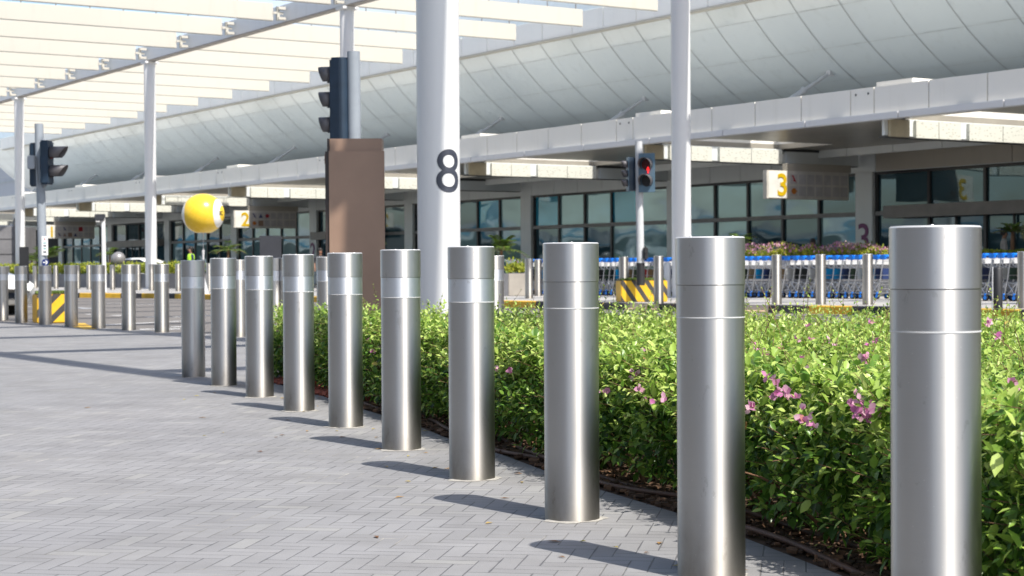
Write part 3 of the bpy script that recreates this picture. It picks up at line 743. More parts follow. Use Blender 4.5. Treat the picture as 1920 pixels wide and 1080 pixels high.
def block(loc, rz, dims, sx, label, per=.36, ph=0):
    b_ = thing('barrier_block', label, 'block', loc, rz)
    mb = MB(); x, y, z = [d/2 for d in dims]; mb.box((0, 0, z), dims, 0, 0, .015); o = part('concrete_block', mb, [stripes('hazard_stripes', sx, per, ph), M['yellow']], b_)
    for p_ in o.data.polygons:
        if abs(p_.normal.x) > .9: p_.material_index = 1
    mb = MB(); mb.span((-x+.03, -y+.03, dims[2]), (x-.03, y-.03, dims[2]+.012)); part('earth_top', mb, M['soil'], b_)
    mb, tn = tufts(1500, x-.04, y-.04, dims[2]+.01, .055, 3); o = part('grass', mb, M['grass'], b_); settone(o.data, tn); o['kind'] = 'stuff'
    return b_
pL = onG(60, 606); bl = block((pL.x+.26, pL.y+.35, 0), R(24), (.60, .58, .50), -1.0, 'low yellow and black striped block with grass on top under the left traffic light', .34, .45)
pR = onG(1250, 566, .15); br_ = block((pR.x-.53, pR.y+.35, .15), R(6), (1.04, .7, .47), 1.5, 'low yellow and black striped block with grass on top under the red man signal', .42, .5)

def visor(c, dirv, r=.10, L=.22, part_open=True):
    """hooded visor: three quarters of a tube, cut slanting, pointing along dirv"""
    dirv = Vector(dirv).normalized(); side = dirv.cross(Vector((0, 0, 1))).normalized(); mb = MB(); vs = []; n = 20
    for k in range(n+1):
        a = R(-130+260*k/n); o = side*math.sin(a)*r+Vector((0, 0, 1))*math.cos(a)*r
        l = L*(.45+.55*(.5+.5*math.cos(a))); q = Vector(c)+o
        vs += [q, q+dirv*l, q+dirv*l-o*.05, q-o*.05]
    fs = []
    for k in range(n):
        for j in range(4): fs.append((k*4+j, k*4+(j+1) % 4, k*4+4+(j+1) % 4, k*4+4+j))
    return mb.add(vs, fs, 0, True)
def signal_head(parent, c, az, nl, pitch, wdt, dep, lit=None, board=True, rl=None, vis=.22):
    """c = centre of the housing (local), az = direction the lamps look"""
    d = Vector((math.cos(az), math.sin(az), 0)); hgt = nl*pitch+.06; rz = az+math.pi/2     # local -y looks along d
    rl = rl or pitch*.34; Rm = Matrix.Rotation(rz, 4, 'Z'); c = Vector(c)
    mb = MB()
    n = 10; prof = [(-wdt/2, -dep*.5), (wdt/2, -dep*.5)]+[(wdt/2*math.cos(R(a)), dep*.02+dep*.48*math.sin(R(a))) for a in range(0, 181, 18)]
    mb.prism(prof, -hgt/2, hgt/2); moved(mb, lambda v: c+(Rm @ v)); h = part('signal_housing', mb, M['navy'], parent)
    for z in (1, -1):
        mb = MB(); mb.prism([(x*.86, y*.86) for x, y in prof], z*hgt/2 if z > 0 else -hgt/2-.03, hgt/2+.03 if z > 0 else -hgt/2); moved(mb, lambda v: c+(Rm @ v)); part('end_cap', mb, M['navy'], h)
    if board:
        mb = MB(); mb.box((0, -dep*.5-.006, 0), (wdt+.07, .012, hgt+.07), 0, 0, .004); moved(mb, lambda v: c+(Rm @ v)); part('backboard', mb, M['blueedge'], h)
    for k in range(nl):
        z = (nl-1)*pitch/2-k*pitch; q = c+d*(dep*.5+.013)+Vector((0, 0, z)); mb = MB()
        mb.tube(q-d*.004, q+d*.012, rl, rl*.9, 20); part('signal_lens', mb, M['reddim'] if (k == 0) else M['black'], h)
        part('visor', visor(q, d, rl*1.15, vis), M['hood'], h)
    return h, c, d, Rm
def bracket(parent, a, b, r=.018):
    mb = MB(); mb.tube(a, b, r, r, 8); mb.tube(a, Vector(a)+Vector((0, 0, .05)), .035, .035, 8); return part('bracket', mb, M['polegrey'], parent)
# left traffic light
pos = Vector((atY(82, 540, 31).x, 31, .48))
sg = thing('traffic_light', 'left grey traffic light pole with two navy signal heads and a blue arrow disc', 'traffic light', pos)
hT = 3.54-.48
mb = MB(); lean = Vector((-.06, 0, hT)); mb.tube((0, 0, 0), lean, .080, .076, 24); part('pole', mb, M['polegrey'], sg)
def hz(py, Y=31, px=88, zb=.48): return atY(px, py, Y).z-zb
def lx(px, py=300, Y=31): return atY(px, py, Y).x-pos.x
signal_head(sg, (lx(90), -.16, hz(306)), R(-8), 2, .33, .26, .19, None, False, .105, .30)
signal_head(sg, (lx(64), .14, hz(308)), R(105), 2, .33, .24, .17, None, False, .10, .1)
mb = MB(); mb.box((lx(63), -.12, hz(305)), (.13, .14, .24), 0, 0, .01); mb.tube((lx(70), -.1, hz(295)), (lx(73), -.09, hz(350)), .012); part('junction_box', mb, M['polegrey'], sg)
bracket(sg, (lx(78), 0, hz(262)), (lx(90), -.15, hz(266))); bracket(sg, (lx(78), 0, hz(352)), (lx(90), -.15, hz(349)))
mb = MB(); mb.box((lx(85), -.085, hz(461)), (.112, .006, .34), 0, 0, .002); pl = part('notice_plate', mb, M['white'], sg)
mb = MB()
for zz, m_ in ((.12, 0), (.05, 1), (0.0, 2), (-.05, 1), (-.11, 2)):
    mb.box((lx(85), -.0895, hz(461)+zz), (.05 if m_ else .02, .002, .025), 0, m_)
part('notice_print', mb, [M['red'], M['blueedgeglass'], M['numeral']], pl)
mb = MB(); mb.tube((lx(86), -.085, hz(492)), (lx(86), -.095, hz(492)), .062, .062, 28); dsc = part('arrow_disc', mb, M['strap'], sg)
mb = MB(); cx, cz = lx(86), hz(492); mb.add([(cx-.04, -.097, cz-.010), (cx+.005, -.097, cz-.010), (cx+.005, -.097, cz+.010), (cx-.04, -.097, cz+.010)], [(0, 1, 2, 3)])
mb.add([(cx-.005, -.097, cz-.04), (cx+.015, -.097, cz-.04), (cx+.045, -.097, cz), (cx+.015, -.097, cz+.04), (cx-.005, -.097, cz+.04), (cx+.02, -.097, cz)], [(0, 1, 2, 5), (5, 2, 3, 4)]); part('arrow', mb, M['white'], dsc)
# traffic light behind the brown pylon
pos = Vector((atY(669, 540, 21).x, 21, 0)); sg = thing('traffic_light', 'tall grey traffic light pole with a three lamp navy head rising behind the brown pylon', 'traffic light', pos)
mb = MB(); mb.tube((0, 0, 0), (-.02, 0, 3.54), .078, .078, 32); mb.disc(.074, 3.541, 24, 0, (-.02, 0)); part('pole', mb, M['polegrey'], sg)
zc_ = (atY(640, 112, 21).z+atY(640, 265, 21).z)/2
signal_head(sg, (atY(640, 200, 21).x-pos.x, .05, zc_), R(168), 3, .305, .26, .22, None, False, .10, .16)
bracket(sg, (-.02, 0, atY(640, 108, 21).z), (-.2, .05, atY(640, 114, 21).z), .014); bracket(sg, (-.02, 0, zc_-.53), (-.2, .05, zc_-.5), .014)
# right traffic light
Yr = 37.9; pos = Vector((atY(1201.5, 540, Yr).x, Yr, .62)); sg = thing('traffic_light', 'pale traffic light pole showing a red man, in the striped block on the right', 'traffic light', pos)
def rx(px): return atY(px, 320, Yr).x-pos.x
def rzz(py): return atY(1200, py, Yr).z-.62
mb = MB(); mb.tube((0, 0, 0), (-.03, 0, rzz(265)), .083, .080, 24); part('pole', mb, M['lightpole'], sg)
mb = MB(); mb.tube((0, 0, -.1), (0, 0, rzz(493)), .093, .090, 24); part('pole_sleeve', mb, M['black'], sg)
signal_head(sg, (rx(1185), .10, rzz(326)), R(188), 3, .205, .20, .17, None, True, .075, .14)
h, c, d, Rm = signal_head(sg, (rx(1214), -.14, rzz(325)), R(-112), 2, .36, .30, .16, None, True, .125, .26)
mb = MB(); q = c+d*.098+Vector((0, 0, .055))
body = [(-.018, -.10), (.022, -.10), (.022, -.02), (.040, -.01), (.034, .045), (.012, .055), (.020, .075), (.010, .098), (-.010, .098), (-.020, .075), (-.012, .055), (-.034, .045), (-.040, -.01), (-.018, -.02)]
sd = Vector((0, 0, 1)).cross(d); mb.add([q+sd*(.05+x*.7)+Vector((0, 0, z*.7))+d*.06 for x, z in body], [list(range(len(body)))]); part('red_man', mb, M['redglow'], h)
mb = MB(); q = c+d*.096+Vector((0, 0, .18)); mb.tube(q, q+d*.02, .045, .045, 16); part('red_lamp_glow', mb, M['reddim'], h)
mb = MB(); mb.box((rx(1209), -.08, rzz(475)), (.10, .16, .30), 0, 0, .03); mb.tube((rx(1209), -.17, rzz(472)), (rx(1209), -.19, rzz(472)), .03, .03, 12); part('push_button_box', mb, M['black'], sg)

# brown pylon on the island
Yp = 19.7
def P(px, py, Y=Yp): return atY(px, py, Y)
base = P(668, 540); pyl = thing('pylon', 'brown flat metal pylon standing in the flower hedge by the number 8 column', 'pylon', (base.x, Yp, 0))
zt = P(668, 259).z; zs = P(668, 283).z; xl = P(617, 400).x-base.x; xr = P(721, 400).x-base.x
mb = MB(); mb.span((xl, 0, .05), (xr, .05, zs), 0, .004); part('front_panel', mb, M['brown'], pyl)
mb = MB(); mb.span((xl+.005, .052, .05), (xr-.03, .34, zt), 0, .004); part('core', mb, M['brown'], pyl)
mb = MB(); mb.span((xl-.045, .03, .0), (xl-.004, .38, zs), 0, .003); mb.span((xl-.02, .03, zs), (xl+.003, .36, zt)); part('side_panel', mb, M['brownside'], pyl)
mb = MB(); mb.span((xl-.052, .05, zs-.14), (xl-.046, .09, zs-.03)); part('bracket', mb, M['copper'], pyl)

# ================================================================ BALL, LAMP POST, SIGNS
Yb = 55; cb = P(381, 401, Yb); rb = 39.5/FPX*Yb
ball = thing('inflatable_ball', 'large yellow inflatable ball with a white ring and dark letters on a thin tether', 'balloon', cb)
mb = MB(); vs = []; nu, nv = 64, 40
ax = Vector((.990, -.13, .02)).normalized(); X_ = ax.orthogonal().normalized(); Y_ = ax.cross(X_)
ang = [math.pi*k/nv for k in range(nv+1)]
for a in ang:
    for k in range(nu):
        b_ = 2*math.pi*k/nu; p = (ax*math.cos(a)+(X_*math.cos(b_)+Y_*math.sin(b_))*math.sin(a))*rb
        p.z *= .96; p.z = max(p.z, -.90*rb); vs.append(p)
for j in range(nv):
    m = 1 if (R(24) < (ang[j]+ang[j+1])/2 < R(44)) or (R(136) < (ang[j]+ang[j+1])/2 < R(156)) else 0
    mb.add([vs[j*nu+k] for k in range(nu)]+[vs[(j+1)*nu+k] for k in range(nu)], [(k, nu+k, nu+(k+1) % nu, (k+1) % nu)[::-1] for k in range(nu)], m, True)
part('skin', mb, [M['ball'], M['ballwhite']], ball)
t_ = text_mb('SC', .185, .002, .008); hd = Vector((-ax.y, ax.x, 0)).normalized()
def onball(v):
    p = ax*1.0 + hd*(v.x-.20)/rb + Vector((0, 0, 1))*v.z/rb
    p.normalize(); p = p*rb*1.006; p.z *= .96; return p
moved(t_, onball); part('lettering', t_, M['numeral'], ball)
mb = MB(); zb_ = -(cb.z-.15); mb.tube((.0, 0, -rb*.9), (-.02, 0, zb_), .012, .012, 6); mb.tube((-.01, 0, -1.15), (-.01, 0, -1.45), .05, .03, 10); mb.tube((-.02, 0, zb_+.6), (-.02, 0, zb_), .03, .2, 12); part('tether', mb, M['lightpole'], ball)

p = P(196, 540, 62); lp = thing('lamp_post', 'short pale lamp post with a dark box head, left of the yellow ball', 'lamp post', (p.x, 62, .15))
zt = P(196, 414, 62).z-.15; mb = MB(); mb.tube((0, 0, 0), (-.03, 0, zt+.1), .078, .072, 20); part('post', mb, M['column'], lp)
mb = MB(); mb.box((-.14, 0, zt+.12), (.34, .26, .24), 0, 0, .02); part('lamp_head', mb, M['char'], lp)
mb = MB(); mb.box((-.20, -.02, zt-.02), (.16, .18, .05), 0, 0, .01); part('lamp_glass', mb, M['ballwhite'], lp)
p = P(507.5, 540, 50); tt = thing('sign_panel', 'plain dark slate sign panel below gate sign 2', 'sign', (p.x, 50, .15))
mb = MB(); mb.span((-.31, 0, .5), (.31, .08, P(507, 442, 50).z-.15), 0, .006); part('panel', mb, M['char'], tt)
mb = MB(); mb.span((-.22, .02, 0), (-.16, .07, .5)); mb.span((.16, .02, 0), (.22, .07, .5)); part('leg', mb, M['black'], tt)
p = P(45, 540, 33); tt = thing('sign_panel', 'narrow black sign panel before the farthest column at the left', 'sign', (p.x, 33, 0))
mb = MB(); mb.span((-.085, 0, .68), (.085, .06, P(45, 463, 33).z), 0, .004); part('panel', mb, M['black'], tt)
mb = MB(); mb.tube((-.04, .03, 0), (-.04, .03, .68), .02); part('leg', mb, M['black'], tt)

# ================================================================ LUGGAGE TROLLEYS (local x = along the row, y = across)
def make_trolley():
    t = thing('luggage_trolley', 'x', 'trolley'); W = .27
    fr = MB()
    for s in (-1, 1):
        fr.path([(.10, s*W, .12), (.03, s*W, .40), (-.03, s*W*1.02, .72), (-.08, s*W, 1.0)], .014, 6)
        fr.path([(.10, s*W, .13), (.45, s*W*.8, .16), (.80, s*.12, .14)], .014, 6)
        fr.path([(-.02, s*W, .70), (.16, s*W*.9, .76), (.18, s*W*.9, .88)], .008, 6)
        fr.path([(.03, s*W, .40), (.30, s*W*.85, .15)], .012, 6); fr.path([(.28, s*W*.9, .36), (.10, s*W, .13)], .012, 6); fr.path([(.03, s*W, .36), (.34, s*W*.8, .40), (.46, s*W*.75, .17)], .011, 6)
    for x, z in ((.03, .40), (.0, .55), (.10, .14), (.45, .17), (.78, .15), (.62, .16), (.28, .16), (.20, .28), (.36, .22), (.06, .33), (.10, .24)): fr.tube((x, -W*.9, z), (x, W*.9, z), .009, .009, 6)
    part('frame', fr, M['chrome'], t)
    mb = MB(); mb.tube((-.10, -W-.04, .99), (-.10, W+.04, .99), .032, .032, 10)
    for s in (-1, 1): mb.box((-.07, s*(W+.01), .965), (.17, .05, .11), 0, 0, .015)
    mb.box((-.035, 0, .955), (.05, .44, .04), 0, 0, .01); part('handle', mb, M['wheelblue'], t)
    mb = MB()
    mb.box((.05, 0, .80), (.20, .46, .015), 0, 0, .003); mb.box((.15, 0, .86), (.015, .46, .12), 0, 0, .004); mb.box((-.045, 0, .84), (.012, .46, .09), 0, 0, .004); part('basket', mb, M['basket'], t)
    mb = MB(); mb.box((.005, 0, .585), (.014, .44, .25), 0, 0, .004); part('advert_panel', mb, ADS[0], t)
    for x, y in ((.10, -W-.02), (.10, W+.02), (.76, 0)):
        mb = MB(); mb.tube((x, y-.018, .07), (x, y+.018, .07), .068, .068, 20); wh = part('wheel', mb, M['rubber'], t)
        mb = MB(); mb.tube((x, y-.021, .07), (x, y+.021, .07), .040, .040, 16); mb.box((x, y, .14), (.035, .04, .05)); part('hub', mb, M['wheelblue'], wh)
    return t
tp = make_trolley(); adm = {}
me0 = [c for c in tp.children if c.name.startswith('advert_panel')][0].data
for k, m in enumerate(ADS):
    q = me0.copy(); q.materials[0] = m; adm[k] = q
a = onG(1668, 561, .15); b = onG(1006, 552.5, .15); dv = (b-a); n_t = int(dv.length/.245); rz = math.atan2(dv.y, dv.x)
spots = [(a+dv*(k/n_t), rz) for k in range(n_t+1)]
a2 = onG(1852, 564, .15); dirn = Vector((-dv.x, -dv.y, 0)).normalized()
spots += [(a2+dirn*.245*k, rz) for k in range(8)]
nm = ['bright blue', 'black', 'white', 'tan', 'red', 'dark green', 'navy']
random.seed(21)
def ordw(n):
    one = ['', 'first', 'second', 'third', 'fourth', 'fifth', 'sixth', 'seventh', 'eighth', 'ninth', 'tenth', 'eleventh', 'twelfth', 'thirteenth', 'fourteenth', 'fifteenth', 'sixteenth', 'seventeenth', 'eighteenth', 'nineteenth']
    if n < 20: return one[n]
    t_, r_ = divmod(n, 10); tens = ['', '', 'twent', 'thirt', 'fort', 'fift', 'sixt'][t_]
    return tens+'ieth' if r_ == 0 else tens+'y-'+one[r_]
for i, (p, r_) in enumerate(spots):
    t = tp if i == 0 else copy_tree(tp)
    t.location = (p.x+random.uniform(-.03, .03), p.y+random.uniform(-.02, .02), .15); t.rotation_euler = (0, 0, r_+random.uniform(-.05, .05)); right = i > n_t
    c = random.choice([0, 1, 1, 2, 3, 5, 5, 6, 6, 3, 4 if i > n_t*.55 else 1])
    if i in (n_t-2, 16, 22): c = 0
    for ch in t.children:
        if ch.name.startswith('advert_panel'): ch.data = adm[c]
    tag(t, '%s luggage trolley from the %s end of the %s row, %s advert' % (ordw(i-n_t if right else i+1), 'left' if right else 'right', 'short right hand' if right else 'long', nm[c]), 'trolley', 'luggage trolleys nested in rows')

# ================================================================ PEOPLE
def person(loc, rz, label, top, legs, pose='stand', vest=None, cap=None, h=1.75):
    o = thing('person', label, 'person', loc, rz); k = h/1.75
    J = [((0, 0, .95), .125), ((0, 0, 1.12), .115), ((0, .01, 1.32), .135), ((0, .01, 1.45), .075), ((0, -.01, 1.53), .052), ((0, -.03, 1.60), .078), ((0, -.025, 1.68), .088),
         ((.09, 0, .90), .092), ((.10, .01 if pose != 'walk' else -.14, .50), .062), ((.10, .03 if pose != 'walk' else -.06, .09), .042), ((.10, -.11, .04), .038),
         ((-.09, 0, .90), .092), ((-.10, .0 if pose != 'walk' else .12, .50), .062), ((-.10, .03 if pose != 'walk' else .28, .09), .042), ((-.10, -.11 if pose != 'walk' else .16, .04), .038),
         ((.19, .01, 1.42), .060), ((-.19, .01, 1.42), .060)]
    if pose == 'push': ar = [((.22, .0, 1.17), .045), ((.17, -.24, 1.03), .034), ((.15, -.33, 1.02), .03), ((-.22, .0, 1.17), .045), ((-.17, -.24, 1.03), .034), ((-.15, -.33, 1.02), .03)]
    else: ar = [((.25, .02, 1.15), .045), ((.25, -.06, .90), .034), ((.25, -.08, .80), .03), ((-.25, .02, 1.15), .045), ((-.25, -.06, .90), .034), ((-.25, -.08, .80), .03)]
    J += ar
    E = [(0, 1), (1, 2), (2, 3), (3, 4), (4, 5), (5, 6), (0, 7), (7, 8), (8, 9), (9, 10), (0, 11), (11, 12), (12, 13), (13, 14), (2, 15), (2, 16), (15, 17), (17, 18), (18, 19), (16, 20), (20, 21), (21, 22)]
    me = bpy.data.meshes.new('body'); me.from_pydata([Vector(p)*k for p, _ in J], E, []); b_ = link('body', me, o)
    sk = b_.modifiers.new('skin', 'SKIN'); sk.use_smooth_shade = True
    for v, (_, r_) in zip(me.skin_vertices[0].data, J): v.radius = (r_*k, r_*k)
    me.skin_vertices[0].data[0].use_root = True
    ss_ = b_.modifiers.new('sub', 'SUBSURF'); ss_.levels = 1; ss_.render_levels = 1
    dg = bpy.context.evaluated_depsgraph_get(); m2 = bpy.data.meshes.new_from_object(b_.evaluated_get(dg)); b_.modifiers.clear(); b_.data = m2; m2.name = 'body'
    m2.materials.clear()
    for mm in (M['skin'], top, legs): m2.materials.append(mm)
    for p_ in m2.polygons:
        c = p_.center/k; p_.use_smooth = True
        p_.material_index = 2 if (c.z < .97 and abs(c.x) < .2) else (1 if (c.z < 1.49 and (c.z > 1.16 or abs(c.x) < .16)) else 0)
        if c.z < .07: p_.material_index = 2
    mb = MB(); mb.lathe([(.001, 1.80), (.06, 1.785), (.095, 1.73), (.102, 1.66), (.085, 1.60), (.07, 1.585)], 20, 0, (0, .012, 0)); 
    moved(mb, lambda v: Vector((v.x, v.y+(0 if v.z > 1.69 else (.03 if v.y < 0 else 0)), v.z))*k); part('hair', mb, M['hair'], o)
    mb = MB(); mb.add([Vector(v)*k for v in ((-.012, -.115, 1.63), (.012, -.115, 1.63), (0, -.118, 1.665), (0, -.14, 1.632))], [(0, 1, 3), (1, 2, 3), (2, 0, 3)])
    for s in (-1, 1): mb.tube(Vector((s*.034, -.108, 1.672))*k, Vector((s*.034, -.116, 1.672))*k, .009, .007, 8, 1)
    mb.box(Vector((0, -.112, 1.598))*k, (.045, .008, .008), 0, 2); part('face', mb, [M['skin'], M['hair'], M['red']], o)
    if vest:
        mb = MB(); mb.lathe([(.165, .98), (.160, 1.15), (.175, 1.32), (.155, 1.43), (.10, 1.47)], 20); moved(mb, lambda v: Vector((v.x*1.05, v.y*.88+.01, v.z))*k); part('vest', mb, vest, o)
        mb = MB(); mb.lathe([(.1665, 1.08), (.1645, 1.13)], 20); moved(mb, lambda v: Vector((v.x*1.05, v.y*.88+.01, v.z))*k); part('vest_strip', mb, M['reflect'], o)
    if cap:
        mb = MB(); mb.lathe([(.001, 1.815), (.07, 1.80), (.105, 1.745), (.108, 1.70)], 20); mb.box((0, -.15, 1.705), (.14, .12, .012), 0, 0, .004); moved(mb, lambda v: v*k); part('cap', mb, cap, o)
    return o
Yq = 72; q = P(358, 540, Yq); person((q.x, Yq, .15), R(-60), 'person in a lime hi vis vest over navy, left of the ball tether', M['navycloth'], M['navycloth'], 'stand', M['hivis'], None, 1.72)
Yq = 62; q = P(601, 540, Yq); person((q.x, Yq, .15), R(20), 'person in dark clothes by the glass under the purple number 2', M['darkcloth'], M['darkcloth'], 'stand', None, None, 1.5)
Yq = 50; q = P(1883, 540, Yq); person((q.x, Yq, .15), R(80), 'person in a grey shirt and navy cap walking behind the right trolleys', M['greycloth'], M['darkcloth'], 'push', None, M['navycloth'], 1.80)
Yq = 49; q = P(1524, 540, Yq); person((q.x, Yq, .15), R(-30), 'person with dark hair, head just above the pink flowers under gate sign 3', M['darkcloth'], M['darkcloth'], 'stand', None, None, 1.52)

# ================================================================ CARS
def car(loc, rz, label, k=1.0):
    c = thing('car', label, 'car', loc, rz)
    # local x forward; stations: x, half width, sill z, belt z, roof z, half width at roof
    S = [(2.12, .55, .34, .52, .53, .50), (2.06, .74, .24, .64, .66, .66), (1.80, .82, .20, .74, .80, .72), (1.25, .85, .18, .84, .93, .74), (.85, .86, .18, .90, 1.00, .74), (.25, .86, .18, .93, 1.40, .60), (-.3, .86, .18, .94, 1.47, .60), (-1.1, .86, .18, .95, 1.44, .60), (-1.65, .85, .2, .96, 1.28, .60), (-1.98, .82, .26, .95, 1.02, .68), (-2.10, .74, .34, .80, .82, .66)]
    vs = []; fs = []
    for x, w_, z0, z1, z2, w2 in S:
        ring = [(-w_*.92, z0), (-w_, z0+.12), (-w_, z1-.05), (-w_*.97, z1), (-w2, z2-.03), (-w2*.8, z2), (0, z2+.015), (w2*.8, z2), (w2, z2-.03), (w_*.97, z1), (w_, z1-.05), (w_, z0+.12), (w_*.92, z0)]
        vs += [(x, y, z) for y, z in ring]
    m = 13
    for j in range(len(S)-1):
        for q in range(m-1): fs.append((j*m+q, j*m+q+1, (j+1)*m+q+1, (j+1)*m+q))
    fs += [list(range(m)), list(range((len(S)-1)*m, len(S)*m))[::-1]]
    for j in range(len(S)-1): fs.append((j*m+m-1, j*m, (j+1)*m, (j+1)*m+m-1))
    mb = MB(); mb.add(vs, fs, 0, True); body = part('body', mb, M['carpaint'], c)
    mb = MB()
    for s in (-1, 1):
        mb.add([(.78, s*.845, .965), (.28, s*.655, 1.34), (-1.1, s*.655, 1.38), (-1.6, s*.70, 1.22), (-1.75, s*.84, .985)], [(0, 1, 2, 3, 4) if s < 0 else (4, 3, 2, 1, 0)])
    mb.add([(.95, -.66, 1.012), (.95, .66, 1.012), (.30, .52, 1.395), (.30, -.52, 1.395)], [(0, 1, 2, 3)]); moved(mb, lambda v: v+Vector((.012, 0, .012))); part('window', mb, M['carglass'], c)
    for x in (1.32, -1.32):
        for s in (-1, 1):
            mb = MB(); mb.tube((x, s*.68, .31), (x, s*.875, .31), .31, .31, 32); wh = part('wheel', mb, M['rubber'], c)
            mb = MB(); mb.tube((x, s*.70, .31), (x, s*.885, .31), .19, .19, 20); part('rim', mb, M['chrome'], wh)
    for s in (-1, 1):
        mb = MB(); mb.lathe([(.001, .05), (.06, .04), (.11, .0), (.12, -.05)], 20); 
        moved(mb, lambda v: Vector((1.93+v.z*1.2-abs(v.x)*.8, s*(.60+v.x*.95), .60+v.y*1.0+.02))); part('headlight', mb, M['lens'], c)
        mb = MB(); mb.box((.72, s*.97, .98), (.10, .20, .13), 0, 0, .03); part('mirror', mb, M['carpaint'], c)
        mb = MB(); mb.box((2.0, s*.66, .50), (.08, .14, .04), 0, 0, .01); part('indicator', mb, M['orange'], c)
    mb = MB(); mb.box((2.085, 0, .36), (.06, 1.0, .12), 0, 0, .02); mb.box((2.10, 0, .50), (.04, .5, .05)); part('grille', mb, M['black'], c)
    c.scale = (k, k, k); return c
p = onG(30, 592); car((p.x-1.98, p.y+1.15, 0), R(-30), 'white car, only its nose showing at the left frame edge')
p = atY(250, 500, 84); car((p.x, 84, .15), R(147), 'white car whose roof shows past the yellow green planting near the stone ball', .94)
p = atY(222, 485, 78); sb_ = thing('stone_ball', 'polished grey stone ball on a plinth behind the yellow green planting', 'sculpture', (p.x, 78, .15))
mb = MB(); zc_ = p.z-.15; mb.lathe([(.31*math.sin(math.pi*k/20)+.0005, zc_-.31*math.cos(math.pi*k/20)) for k in range(21)], 32); part('ball', mb, M['sphere'], sb_)
mb = MB(); mb.lathe([(.26, 0), (.22, zc_-.31), (.14, zc_-.27)], 24); part('plinth', mb, M['granite'], sb_)
# ================================================================ PLANTING
LEAF = np.array([[0, 0, 0], [0, .5, -.06], [0, 1.0, -.14], [-.20, .22, .035], [-.23, .58, .02], [.20, .22, .035], [.23, .58, .02]])   # x across, y along, z up
LF = [(0, 1, 4, 3), (1, 2, 4), (0, 5, 6, 1), (1, 6, 2)]
def leaves(pos, dirs, ups, size, tone, name, mat, parent, kind=None, shape=LEAF):
    pos = np.asarray(pos); n = len(pos)
    d = dirs/np.linalg.norm(dirs, axis=1, keepdims=True)
    x = np.cross(d, ups); x /= (np.linalg.norm(x, axis=1, keepdims=True)+1e-9); z = np.cross(x, d)
    sz = np.asarray(size)[:, None, None]; wv = rng.uniform(.8, 1.25, n)[:, None]
    V = shape[None, :, :]*sz
    P = pos[:, None, :] + V[:, :, 0:1]*x[:, None, :]*wv[:, :, None] + V[:, :, 1:2]*d[:, None, :] + V[:, :, 2:3]*z[:, None, :]
    k = len(shape); me = bpy.data.meshes.new(name)
    me.vertices.add(n*k); me.vertices.foreach_set('co', P.astype(np.float32).ravel())
    base = (np.arange(n)*k)[:, None]
    q = (base+np.concatenate([np.array(f) for f in LF])[None, :]).ravel()
    lens = np.tile([len(f) for f in LF], n); starts = np.concatenate([[0], np.cumsum(lens)[:-1]])
    me.loops.add(len(q)); me.loops.foreach_set('vertex_index', q.astype(np.int32))
    me.polygons.add(len(lens)); me.polygons.foreach_set('loop_start', starts.astype(np.int32))
    me.polygons.foreach_set('use_smooth', np.ones(len(lens), bool))
    me.update(calc_edges=True); me.validate()
    me.materials.append(mat); settone(me, np.repeat(tone, k))
    o = link(name, me, parent)
    if kind: o['kind'] = kind
    return o
def sprigs(bases, dirs, length, nleaf, lsize, droop=.25, tip=.35, t0=.0):
    """leafy shoots: returns leaf arrays and stem polylines"""
    P = []; D = []; U = []; S = []; T = []; ST = []
    for i in range(len(bases)):
        b = bases[i]; d = dirs[i]/np.linalg.norm(dirs[i]); L = length[i]; m = int(nleaf[i])
        side = np.cross(d, [0.13, .31, .94]); side /= np.linalg.norm(side)+1e-9; oth = np.cross(d, side)
        a = rng.uniform(0, 6.28); bend = np.array([rng.uniform(-.25, .25), rng.uniform(-.25, .25), 0])
        pts = [b + d*L*f + bend*L*f*f for f in (0, .35, .7, 1)]; ST.append(pts)
        tn = rng.uniform(-.12, .12)
        for j in range(m):
            f = (j+.6)/m; p = b + d*L*f + bend*L*f*f; a += 2.4
            r = side*math.cos(a)+oth*math.sin(a)
            open_ = 1.0-.55*max(0, f-.6)/.4
            ld = r*open_ + d*(.35+.7*max(0, f-.6)/.4) + np.array([0, 0, -droop*(1-f)])
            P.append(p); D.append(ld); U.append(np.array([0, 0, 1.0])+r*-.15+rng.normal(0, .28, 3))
            S.append(lsize[i]*(1.0-.50*max(0, f-.55)/.45)*rng.uniform(.75, 1.2)); T.append(np.clip(T0[i]+.26+tip*f*f+tn+rng.normal(0, .10), 0, 1))
    return P, D, U, S, T, ST
def stems_mesh(ST, r, name, mat, parent, kind=None):
    mb = MB()
    for pts in ST:
        for a, b in zip(pts[:-1], pts[1:]):
            mb.tube(a, b, r, r*.8, 4, 0, False)
    o = part(name, mb, mat, parent)
    if kind: o['kind'] = kind
    return o

hedge = thing('flowering_hedge', 'long low leafy green hedge dotted with pink bougainvillea bracts behind the steel bollards', 'hedge', (0, 0, 0))
BED = [(EDGE[i].x, EDGE[i].y) for i in range(len(EDGE))] + [(6.6, 1.5)] + BACK
from mathutils import noise as mn
def dist_front(x, y):
    p = Vector((x, y, 0)); best = 9
    for a, b in zip(EDGE[:-1], EDGE[1:]):
        ab = b-a; t_ = max(0, min(1, (p-a).dot(ab)/ab.dot(ab))); best = min(best, (a+ab*t_-p).length)
    return best
def dist_poly(x, y):
    p = Vector((x, y, 0)); best = 9; pts = [Vector((*q, 0)) for q in BED]
    for a, b in zip(pts, pts[1:]+pts[:1]):
        ab = b-a; t_ = max(0, min(1, (p-a).dot(ab)/ab.dot(ab))); best = min(best, (a+ab*t_-p).length)
    return best
HH = .575
def top_h(x, y, dd):
    h = HH + .055*mn.noise(Vector((x*1.3, y*1.3, 0))) + .04*mn.noise(Vector((x*4, y*4, 3)))
    if dd < .42: h -= (.42-dd)**2*1.3
    return h
B = []; Dr = []; Ln = []; Nl = []; Ls = []
T0 = []
